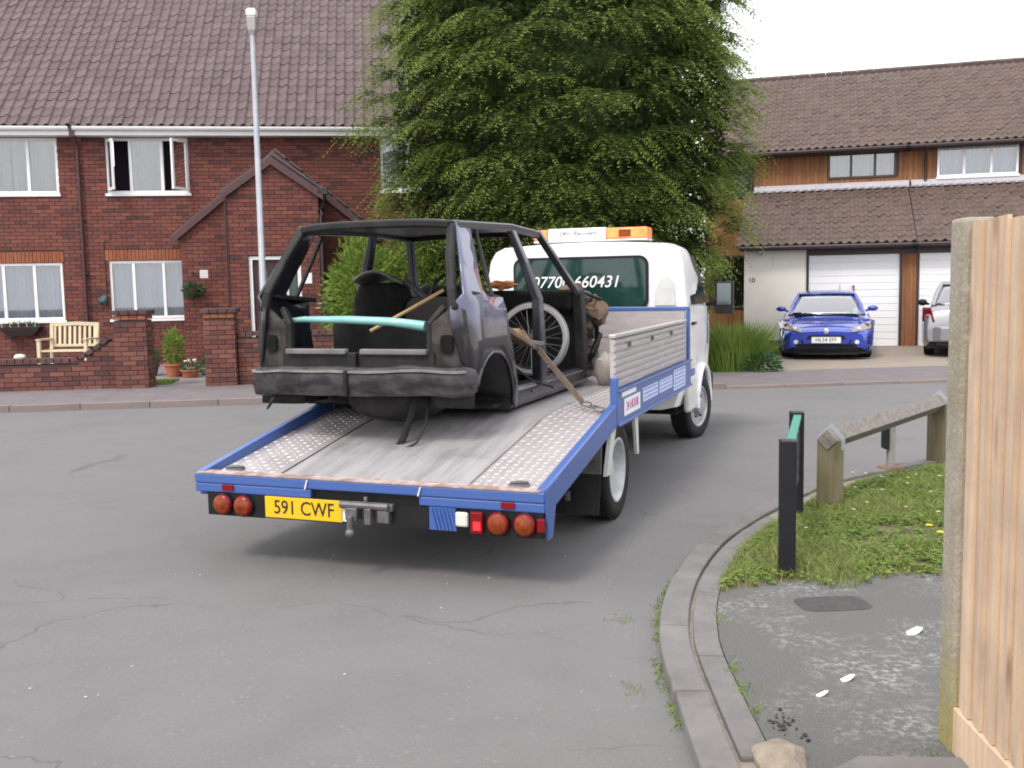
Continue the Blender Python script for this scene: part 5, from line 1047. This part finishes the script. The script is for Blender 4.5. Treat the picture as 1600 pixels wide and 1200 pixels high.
# knee rail: square timber set on edge in notched posts
kr=empty('knee_rail',(2.16,6.672,.05),0,'weathered timber knee rail with two notched posts on the verge','rail')
dv=Vector((1.428,1.614,0)); L=dv.length; d=dv.normalized(); ra=math.atan2(d.y,d.x)
def post(k,h):
    b=MB(); w_=.075; prof=[(-w_,-.2),(w_,-.2),(w_,h),(0,h-.075),(-w_,h)]
    b.prism(prof,lambda u,v,dd:(-.05+dd,u,v),.10); b.build('post',MATS['post_wood'],kr,loc=d*k*L+Vector((0,0,0)),rot=(0,0,ra),bevel=.004)
    MB().bar([(0,-.084,.40),(0,-.084,h+.0),(0,0,h+.088),(0,.084,h+.0),(0,.084,.40)],.036,.004,up=(1,0,0)).build('metal_strap',galv,kr,loc=d*k*L,rot=(0,0,ra))
post(0,.47); post(1,.50)
MB().sweep([(d*-.06)+Vector((0,0,.468)),(d*(L+.07))+Vector((0,0,.498))],[(0,-.072),(.075,0),(0,.075),(-.075,0)]).build('rail',MATS['rail_wood'],kr,bevel=.005)
mk=empty('marker_post',(3.08,7.99,.05),0,'small concrete marker post with dark plate standing behind the knee rail','post')
MB().box(-.028,.028,-.028,.028,-.1,.37).build('stake',concrete,mk,bevel=.006); MB().box(-.065,-.03,-.05,.05,.17,.36).build('plate',sign_black,mk,bevel=.004); MB().box(-.09,.09,-.06,.06,-.05,.025).build('foot',mat('foot_brown',(.19,.12,.08),.9),mk,bevel=.01)
# close-boarded fence at the path side
FX,FY=1.455,3.17
fe=empty('board_fence',(FX,FY,.05),R(-2.6),'new pale close boarded timber fence with mossy concrete end post','fence')
pc=MB().box(-.036,.064,-.06,.06,-.3,1.735).build('concrete_post',post_conc,fe,bevel=.012)
y=-.062; k=0
while y>-2.6:
    w_=.10; b=MB(); hgt=1.72+random.uniform(-.006,.006)
    b.loft([[(-.016,y,z),(-.030,y-w_,z),(-.018,y-w_,z),(-.010,y,z)] for z in (.16,.7,1.2,hgt)]); b.build('board',MATS['fence_wood'],fe); y-=.088; k+=1
MB().box(-.034,-.008,-2.6,-.062,.0,.156).build('gravel_board',MATS['fence_wood'],fe,bevel=.004)
for z in (.35,.95,1.55): MB().box(-.0095,.045,-2.6,-.062,z,z+.075).build('arris_rail',MATS['fence_wood'],fe)
# ================================================================== GARDEN THINGS
def bench():
    K=.86
    e=empty('garden_bench',FA.W(-7.83,6.35,.07),FA.a+R(-10),'pale slatted wooden garden bench behind the low brick wall','bench'); m=MATS['bench_wood']
    for s in (-1,1):
        MB().box(s*.46-.03,s*.46+.03,-.50,-.44,0,.62).build('leg',m,e); MB().bar([(s*.46,0,0),(s*.46,.02,.42),(s*.46,.08,.92)],.06,.05,up=(0,1,0)).build('leg',m,e); MB().box(s*.46-.035,s*.46+.035,-.52,.04,.62,.65).build('arm_rest',m,e)
    for k in range(4): MB().box(-.49,.49,-.48+k*.115,-.39+k*.115,.40,.425).build('seat_slat',m,e)
    MB().bar([(-.49,.085,.90),(0,.085,.925),(.49,.085,.90)],.035,.07).build('top_rail',m,e); MB().bar([(-.46,.03,.50),(.46,.03,.50)],.035,.05).build('bottom_rail',m,e)
    for k in range(9): x=-.40+k*.10; MB().bar([(x,.035,.52),(x,.08,.87)],.048,.016,up=(0,1,0)).build('back_slat',m,e)
bench()
def leafy(mb,c,r,n,L,w,droop=.3,up=.3,seed=0,shell=.6):
    rng=random.Random(seed); c=Vector(c); r=Vector(r if hasattr(r,'__len__') else (r,r,r))
    for i in range(n):
        d=Vector((rng.gauss(0,1),rng.gauss(0,1),rng.gauss(0,1))).normalized(); k=shell+(1-shell)*rng.random()**.6
        k*=1+.25*noise.noise(d*2.3+Vector((seed,0,0))); p=c+Vector((d.x*r.x*k,d.y*r.y*k,d.z*r.z*k))
        a=(d+Vector((0,0,up))+Vector((rng.uniform(-.5,.5),rng.uniform(-.5,.5),rng.uniform(-.5,.5)-droop))).normalized(); t=a.cross(Vector((rng.uniform(-1,1),rng.uniform(-1,1),rng.uniform(-1,1)))).normalized()
        l=L*rng.uniform(.6,1.3); ww=w*rng.uniform(.6,1.2); mb.face([p,p+a*l*.45+t*ww*.5,p+a*l,p+a*l*.45-t*ww*.5])
def shrub(name,loc,r,n,L,w,m,label,seed,cat='shrub',h0=.0,**k):
    e=empty(name,loc,0,label,cat); st=MB()
    for j in range(6): a=j*1.05; st.tube([(0,0,-.05),(.25*r[0]*math.cos(a),.25*r[1]*math.sin(a),h0+r[2]*.5),(.6*r[0]*math.cos(a),.6*r[1]*math.sin(a),h0+r[2]*1.2)],.018,5,scale=[1,.7,.3])
    st.build('stem',bark,e); b=MB(); leafy(b,(0,0,h0+r[2]),r,n,L,w,seed=seed,**k); b.build('foliage',m,e); return e
P=FA.W(-2.15,3.7,.07); shrub('garden_shrub',P,(.62,.6,1.22),5200,.13,.05,MATS['shrub_leaf'],'bright yellow green shrub by the porch seen through the car shell',11,shell=.3)
P=FA.W(-1.05,3.8,.07); shrub('garden_shrub',P,(.65,.6,1.35),5200,.12,.045,MATS['shrub_leaf'],'mid green shrub between the porch and the conifer, seen through the car shell',12,shell=.3)
P=FA.W(.1,4.1,.07); shrub('garden_shrub',P,(.6,.6,1.2),3600,.12,.05,MATS['dark_shrub_leaf'],'blue green shrub at the left foot of the conifer',13,shell=.3)
# pots by the path
def pot(loc,r,h,label,m=None):
    e=empty('plant_pot',loc,0,label,'pot'); MB().lathe([(.001,.01),(r*.7,0),(r,h*.85),(r*1.1,h*.86),(r*1.1,h),(r*.92,h),(r*.9,h*.8),(.001,h*.8)],20).build('pot',m or terracotta,e,smooth=35); return e
e=pot(FA.W(-5.52,4.2,.07),.17,.24,'terracotta pot holding a yellow green bushy shrub by the path'); b=MB(); leafy(b,(0,0,.50),(.17,.17,.32),1100,.07,.025,seed=5,shell=.3); b.build('foliage',MATS['shrub_leaf'],e)
e=pot(FA.W(-5.20,3.95,.07),.16,.14,'shallow terracotta bowl of small white flowers by the path'); b=MB(); leafy(b,(0,0,.20),(.13,.13,.09),300,.06,.025,seed=6); b.build('foliage',MATS['dark_shrub_leaf'],e)
fl=MB(); 
for k in range(9): a=k*2.4; fl.blob((.09*math.cos(a),.09*math.sin(a),.27+.02*(k%3)),.018,6,4)
fl.build('flower',petal,e)
e=pot(FA.W(-6.02,4.6,.07),.15,.20,'small dark pot with a grey green plant behind the gate pier',mat('pot_dark',(.09,.08,.10),.7)); b=MB(); leafy(b,(0,0,.34),(.16,.16,.16),420,.08,.03,seed=8); b.build('foliage',MATS['dark_shrub_leaf'],e)
e=empty('garden_plant',FA.W(-4.95,4.4,.07),0,'low dark green plant beside the terracotta bowl','plant'); b=MB(); leafy(b,(0,0,.14),(.18,.16,.14),500,.08,.03,seed=9); b.build('foliage',MATS['dark_shrub_leaf'],e)
e=empty('hanging_basket',FA.W(-5.50,6.30,1.62),FA.a,'small hanging basket of green leaves on the porch side wall','basket'); MB().lathe([(.001,-.14),(.09,-.11),(.13,0),(.12,.01)],16).build('bowl',darkbrown,e,smooth=50); MB().tube([(0,.09,.32),(0,-.02,.34),(0,-.06,.30)],.008,5).tube([(0,-.05,.30),(-.1,0,0)],.003,4).tube([(0,-.05,.30),(.1,0,0)],.003,4).build('bracket',black,e); b=MB(); leafy(b,(0,0,.0),(.19,.15,.12),420,.07,.03,seed=10); b.build('foliage',MATS['dark_shrub_leaf'],e)
MB().box(-.10,.06,-.015,.01,.12,.28).build('wall_plaque',offwhite,e,loc=(.22,.1,.1))
e=empty('window_trough',FA.W(-9.1,7.27,.92),FA.a,'dark wire hayrack trough under the lower window of the end house','trough'); MB().loft([[(x*k,-.02-.2*k2,z),(x*k,.1,z)] [::1]+[(x*k,.1,z-.001)][:0] for x,k,k2,z in ((0,1,1,0),)] if False else [[(-.40*k,-.18*k,z),(.40*k,-.18*k,z),(.40*k,.1,z),(-.40*k,.1,z)] for k,z in ((.6,-.18),(.9,-.06),(1,.0))]).build('rack',darkbrown,e); b=MB(); leafy(b,(0,-.05,.02),(.36,.1,.06),260,.07,.02,seed=21); b.build('foliage',MATS['dark_shrub_leaf'],e)
for k in range(5): MB().tube([(-.32+.16*k,-.16,.0),(-.32+.16*k,-.17,.12)],.007,5).build('rack_bar',offwhite,e)
o=MB().blob((0,0,0),(.085,.05,.08),12,8,.7,2).build('wall_ornament',mat('ornament_green',(.025,.085,.08),.6),smooth=60,loc=FA.W(-7.49,7.33,1.43)); tag(o,'small dark green ornament on the brick wall beside the lower window','ornament')
o=MB().blob((0,0,0),(.09,.08,.05),12,8,.3,6).build('wall_stone',mat('pale_stone',(.55,.53,.50),.9),smooth=60,loc=FA.W(-7.48,2.33,.605)); tag(o,'white stone lying on top of the low garden wall','stone')
# ornamental grass clump and low plants in the corner bed
e=empty('grass_clump',(3.95,17.5,.02),0,'tall green ornamental grass clump at the corner of the driveway','plant')
b=MB(); rng=random.Random(4)
for i in range(1500):
    a=rng.uniform(0,2*PI); rr=rng.random()**.6*.42; x,y=rr*math.cos(a)*1.15,rr*math.sin(a); h=rng.uniform(.55,1.0)*(1-.25*rr); ox,oy=math.cos(a)*rr*.9+rng.gauss(0,.08),math.sin(a)*rr*.9+rng.gauss(0,.08); w_=rng.uniform(.006,.013); t=Vector((-math.sin(a+rng.uniform(-1,1)),math.cos(a),0))*w_
    p0=Vector((x,y,0)); p1=p0+Vector((ox*.35,oy*.35,h*.6)); p2=p0+Vector((ox,oy,h)); b.face([p0-t,p0+t,p1+t*.9,p1-t*.9]); b.face([p1-t*.9,p1+t*.9,p2])
b.build('blades',MATS['tall_grass_leaf'],e)
e=empty('ground_plant',(4.30,17.15,.02),0,'low pale leafy plant at the foot of the grass clump','plant'); b=MB(); leafy(b,(0,0,.12),(.34,.2,.20),700,.12,.04,seed=31); b.build('foliage',MATS['dark_shrub_leaf'],e)
# ================================================================== CONIFER
tr=empty('conifer_tree',(1.0,18.9,.05),0,'large dark green conifer with drooping sprays between the houses','tree')
def crown_r(z):
    tab=[(.4,2.0),(1.2,2.8),(2.2,3.15),(3.4,3.4),(4.8,3.6),(6.0,3.45),(7.2,3.1),(8.6,2.3),(10.0,1.2),(11,.25)]
    return lerp_tab(tab,z)
MB().tube([(0,0,-.2),(.03,0,2),(0,.05,5),(.02,0,8),(0,0,10.6)],.24,12,scale=[1.25,1,.75,.4,.1]).build('trunk',bark,tr,smooth=60)
rng=random.Random(12); lb=MB(); fo=MB(); tipm=MB(); inn=MB()
tips=[]
for i in range(1300):
    z=.55+10.0*rng.random(); a=rng.uniform(0,2*PI)
    nn=1+.16*noise.noise(Vector((math.cos(a)*1.6,math.sin(a)*1.6,z*.55)))+.10*noise.noise(Vector((math.cos(a)*4,math.sin(a)*4,z*1.3)))
    R_=crown_r(z)*nn*rng.uniform(.80,1.07); tips.append((a,z,R_))
for i,(a,z,R_) in enumerate(tips):
    d=Vector((math.cos(a),math.sin(a),0)); z0=z-.12*R_; tip=Vector((d.x*R_,d.y*R_,z)); base=d*(R_*.35)+Vector((0,0,z0-.2))
    if i%4==0: lb.tube([Vector((0,0,z0-.5)),base,tip-d*.25],.03,5,scale=[1,.6,.2])
    # a spray: fan of drooping twigs, each with small leaf faces
    nt_=rng.randint(11,15); side=Vector((-d.y,d.x,0)); W=rng.uniform(.26,.46)
    for k in range(nt_):
        sp_ang=(k/(nt_-1)-.5)*2; l=rng.uniform(.55,1.0)*(1-.3*abs(sp_ang)); dirv=(d*(1-.35*abs(sp_ang))+side*sp_ang*.85+Vector((0,0,rng.uniform(.18,.50)))).normalized()
        p=tip-d*.42+side*sp_ang*W*.45+Vector((0,0,rng.uniform(-.06,.06))); ns=14
        for q in range(ns):
            t=(q+.5)/ns; c=p+dirv*l*t+Vector((0,0,-.78*l*t*t)); tw=(dirv+Vector((0,0,-1.5*l*t))).normalized()
            for sg_ in (-1,1):
                o=(tw*.7+(side*sg_+d*rng.uniform(-.4,.4)).normalized()*.75+Vector((0,0,rng.uniform(-.35,.1)))).normalized(); L_=rng.uniform(.045,.10)*(1.15-.4*t); u=o.cross(Vector((rng.uniform(-.5,.5),rng.uniform(-.5,.5),1))).normalized()*L_*.17
                (tipm if t>.45+rng.uniform(-.25,.25) else fo).face([c,c+o*L_*.5+u,c+o*L_,c+o*L_*.5-u])
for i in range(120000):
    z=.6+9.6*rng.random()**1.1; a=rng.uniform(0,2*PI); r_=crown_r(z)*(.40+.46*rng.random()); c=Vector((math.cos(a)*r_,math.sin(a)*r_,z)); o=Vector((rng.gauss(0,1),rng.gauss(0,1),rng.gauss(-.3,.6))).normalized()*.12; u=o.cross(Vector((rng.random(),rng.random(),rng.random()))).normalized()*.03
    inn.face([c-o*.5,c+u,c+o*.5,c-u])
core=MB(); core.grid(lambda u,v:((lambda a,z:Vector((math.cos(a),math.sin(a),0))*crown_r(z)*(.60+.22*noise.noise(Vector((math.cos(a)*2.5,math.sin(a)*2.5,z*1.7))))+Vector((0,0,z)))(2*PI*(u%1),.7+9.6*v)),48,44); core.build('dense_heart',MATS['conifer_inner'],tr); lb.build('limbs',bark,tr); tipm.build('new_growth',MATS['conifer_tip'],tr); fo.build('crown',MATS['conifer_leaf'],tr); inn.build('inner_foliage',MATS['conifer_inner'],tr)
# ================================================================== GRASS, FLOWERS, WEEDS, LITTER
from mathutils.geometry import intersect_point_tri_2d
def in_poly(x,y,P):
    c=False; j=len(P)-1
    for i in range(len(P)):
        if (P[i][1]>y)!=(P[j][1]>y) and x<(P[j][0]-P[i][0])*(y-P[i][1])/(P[j][1]-P[i][1])+P[i][0]: c=not c
        j=i
    return c
VP=[tuple(p) for p in ing if p.y<11.5]
VP=[tuple(p) for p in inner if 4.55<p.y<4.9]+VP+[(9.5,11.4),(9.5,4.8),(1.0,4.5)]
rng=random.Random(21); gr=MB(); dry=MB(); clo=MB(); cnt=0
def blade(mb,x,y,z,h,w_,rng,lean=.5):
    a=rng.uniform(0,2*PI); t=Vector((math.cos(a),math.sin(a),0))*w_; o=Vector((rng.gauss(0,lean),rng.gauss(0,lean),0))*h; p=Vector((x,y,z)); m_=p+o*.3+Vector((0,0,h*.6)); e=p+o+Vector((0,0,h))
    mb.face([p-t,p+t,m_+t*.7,m_-t*.7]); mb.face([m_-t*.7,m_+t*.7,e])
while cnt<62000:
    x=rng.uniform(.9,6.5); y=rng.uniform(4.6,10.2)
    if x>.50*y+.35 and rng.random()<.85: continue
    if not in_poly(x,y,VP): continue
    n=noise.noise(Vector((x*1.6,y*1.6,0)))+.5*noise.noise(Vector((x*5,y*5,3))); ge_=y-(4.86+.10*(x-1))-.16*noise.noise(Vector((x*3.3,7,0)))-.08*noise.noise(Vector((x*11,3,0))); edge=min(1,max(0,ge_/.22))
    cnt+=1
    if n<-.33 and rng.random()<.7: continue
    if ge_<0 or rng.random()>edge+.12: continue
    h=rng.uniform(.025,.07)*(1+.5*n)
    (blade(dry,x,y,.045,h,.0022,rng,.8) if (rng.random()<.10+.22*max(0,n-.25)) else blade(gr,x,y,.045,h,.0024,rng,.7))
    if rng.random()<.16 and n<.25:
        for k in range(3):
            a=k*2.1+rng.random(); r_=rng.uniform(.008,.014); c=Vector((x+r_*math.cos(a),y+r_*math.sin(a),.05+rng.uniform(.01,.035))); clo.face([c+Vector((r_*math.cos(b_),r_*math.sin(b_),rng.uniform(-.004,.004))) for b_ in (0,1.26,2.5,3.77,5.03)])
lw=tag(stuff(gr.build('grass',MATS['lawn_leaf'])),'short rough grass covering the verge','grass'); tag(stuff(dry.build('dry_grass',MATS['dry_leaf'])),'dry straw coloured blades among the verge grass','grass'); tag(stuff(clo.build('clover',MATS['shrub_leaf'])),'low clover leaves among the verge grass','clover')
lawn=MB(); 
for i in range(9000):
    p=FB.W(rng.uniform(-2.9,-1.15),rng.uniform(-3.2,-.05)); blade(lawn,p.x,p.y,.025,rng.uniform(.04,.09),.006,rng,.6)
for i in range(2500):
    p=FA.W(rng.uniform(-6.0,-5.3),rng.uniform(2.65,3.5)); blade(lawn,p.x,p.y,.068,rng.uniform(.02,.05),.006,rng,.6)
tag(stuff(lawn.build('lawn_grass',MATS['tall_grass_leaf'])),'small patches of green lawn by the clad house and inside the gate','grass')
def flower(x,y,r,h,m,nm,lab,grp):
    e=empty(nm,(x,y,.045),rng.uniform(0,6),lab,'flower',grp); MB().tube([(0,0,0),(.004,0,h)],.0016,4).build('stalk',MATS['lawn_leaf'],e); b=MB()
    for k in range(9): a=2*PI*k/9; b.face([(0.004,0,h),(.004+r*.8*math.cos(a-.25),r*.8*math.sin(a-.25),h+.003),(.004+r*math.cos(a),r*math.sin(a),h+.002),(.004+r*.8*math.cos(a+.25),r*.8*math.sin(a+.25),h+.003)])
    b.build('petals',m,e); MB().blob((.004,0,h+.003),(r*.35,r*.35,r*.2),6,4).build('flower_eye',petal_y,e)
for x,y in ((2.62,7.55),(2.70,7.50),(2.78,7.35),(2.95,7.3),(3.05,7.42),(3.2,7.35),(2.45,7.0),(2.60,6.9),(2.9,6.8),(2.35,6.5),(2.55,6.35),(2.7,6.2),(2.2,6.3),(1.75,5.85),(2.86,7.1),(3.1,7.0)): flower(x,y,.012,.07,petal,'daisy','small white daisy in the verge grass','daisies in the verge grass')
for x,y in ((2.47,5.78),(2.46,5.62)): flower(x,y,.024,.09,petal_y,'dandelion','yellow dandelion in the grass beside the fence','dandelions in the verge grass')
# weeds along the kerb
wd=MB()
for i in range(240):
    s_=rng.uniform(1.6,5.6); p,_=at_len(s_,-.012+rng.gauss(0,.012))
    if noise.noise(Vector((s_*2.2,0,0)))<-.12: continue
    for k in range(5): blade(wd,p.x+rng.gauss(0,.012),p.y+rng.gauss(0,.02),.0,rng.uniform(.008,.024),.0028,rng,1)
for i in range(150):
    s_=rng.uniform(2.1,5.0); p,_=at_len(s_,.262+rng.gauss(0,.01))
    if noise.noise(Vector((s_*1.8,5,0)))<-.02: continue
    for k in range(5): blade(wd,p.x+rng.gauss(0,.016),p.y+rng.gauss(0,.02),.045,rng.uniform(.008,.028),.0028,rng,1)
for cx,cy in ((.46,3.78),(.5,4.6),(.95,4.85),(1.35,3.1)):
    for k in range(22): blade(wd,cx+rng.gauss(0,.03),cy+rng.gauss(0,.04),0 if cx<.6 else .045,rng.uniform(.008,.026),.0028,rng,1)
tag(stuff(wd.build('kerb_weeds',MATS['shrub_leaf'])),'small green weeds growing along the kerb joints','weeds')
for x,y,r_,lab in ((1.74,4.22,.042,'largest white paper scrap on the footpath, close to the fence post'),(1.28,3.72,.028,'mid sized white paper scrap in the middle of the worn footpath'),(1.14,3.58,.02,'smallest white paper sliver on the footpath, beside the dark rubble')):
    b=MB(); b.prism([(r_*1.3*math.cos(t),r_*.55*math.sin(t)*(1+.2*math.sin(3*t))) for t in [2*PI*k/9 for k in range(9)]],lambda u,v,d:(u,v,d+.01*math.sin(u*40)),.004); tag(b.build('paper_scrap',litter,loc=(x,y,.053),rot=(0,0,r_*9)),lab,'litter','paper scraps on the footpath')
b=MB(); 
for k in range(36):
    r_=rng.uniform(.002,.007); b.box(-r_,r_*1.3,-r_*.8,r_,-r_*.5,r_*.7,Matrix.Translation((rng.gauss(0,.03),rng.gauss(0,.055),.004))@Matrix.Rotation(rng.uniform(0,6),4,Vector((rng.random(),rng.random(),rng.random()))))
tag(stuff(b.build('rubble',mat('dark_rubble',(.04,.04,.042),.9),loc=(.93,3.33,.05))),'dark crumbs of broken tarmac beside the edging stones','rubble')
# fallen petals / chips on the road
b=MB()
for k in range(14):
    x,y=rng.uniform(-2.6,.45),rng.uniform(2.9,6.5); r_=rng.uniform(.002,.005); b.prism([(r_*math.cos(t)*1.5,r_*math.sin(t)) for t in (0,1.3,2.6,3.9,5.2)],lambda u,v,d:(x+u,y+v,.002+d),.003)
tag(stuff(b.build('road_grit',mat('pale_grit',(.5,.49,.46),.9))),'pale grit and chips scattered over the asphalt','grit')
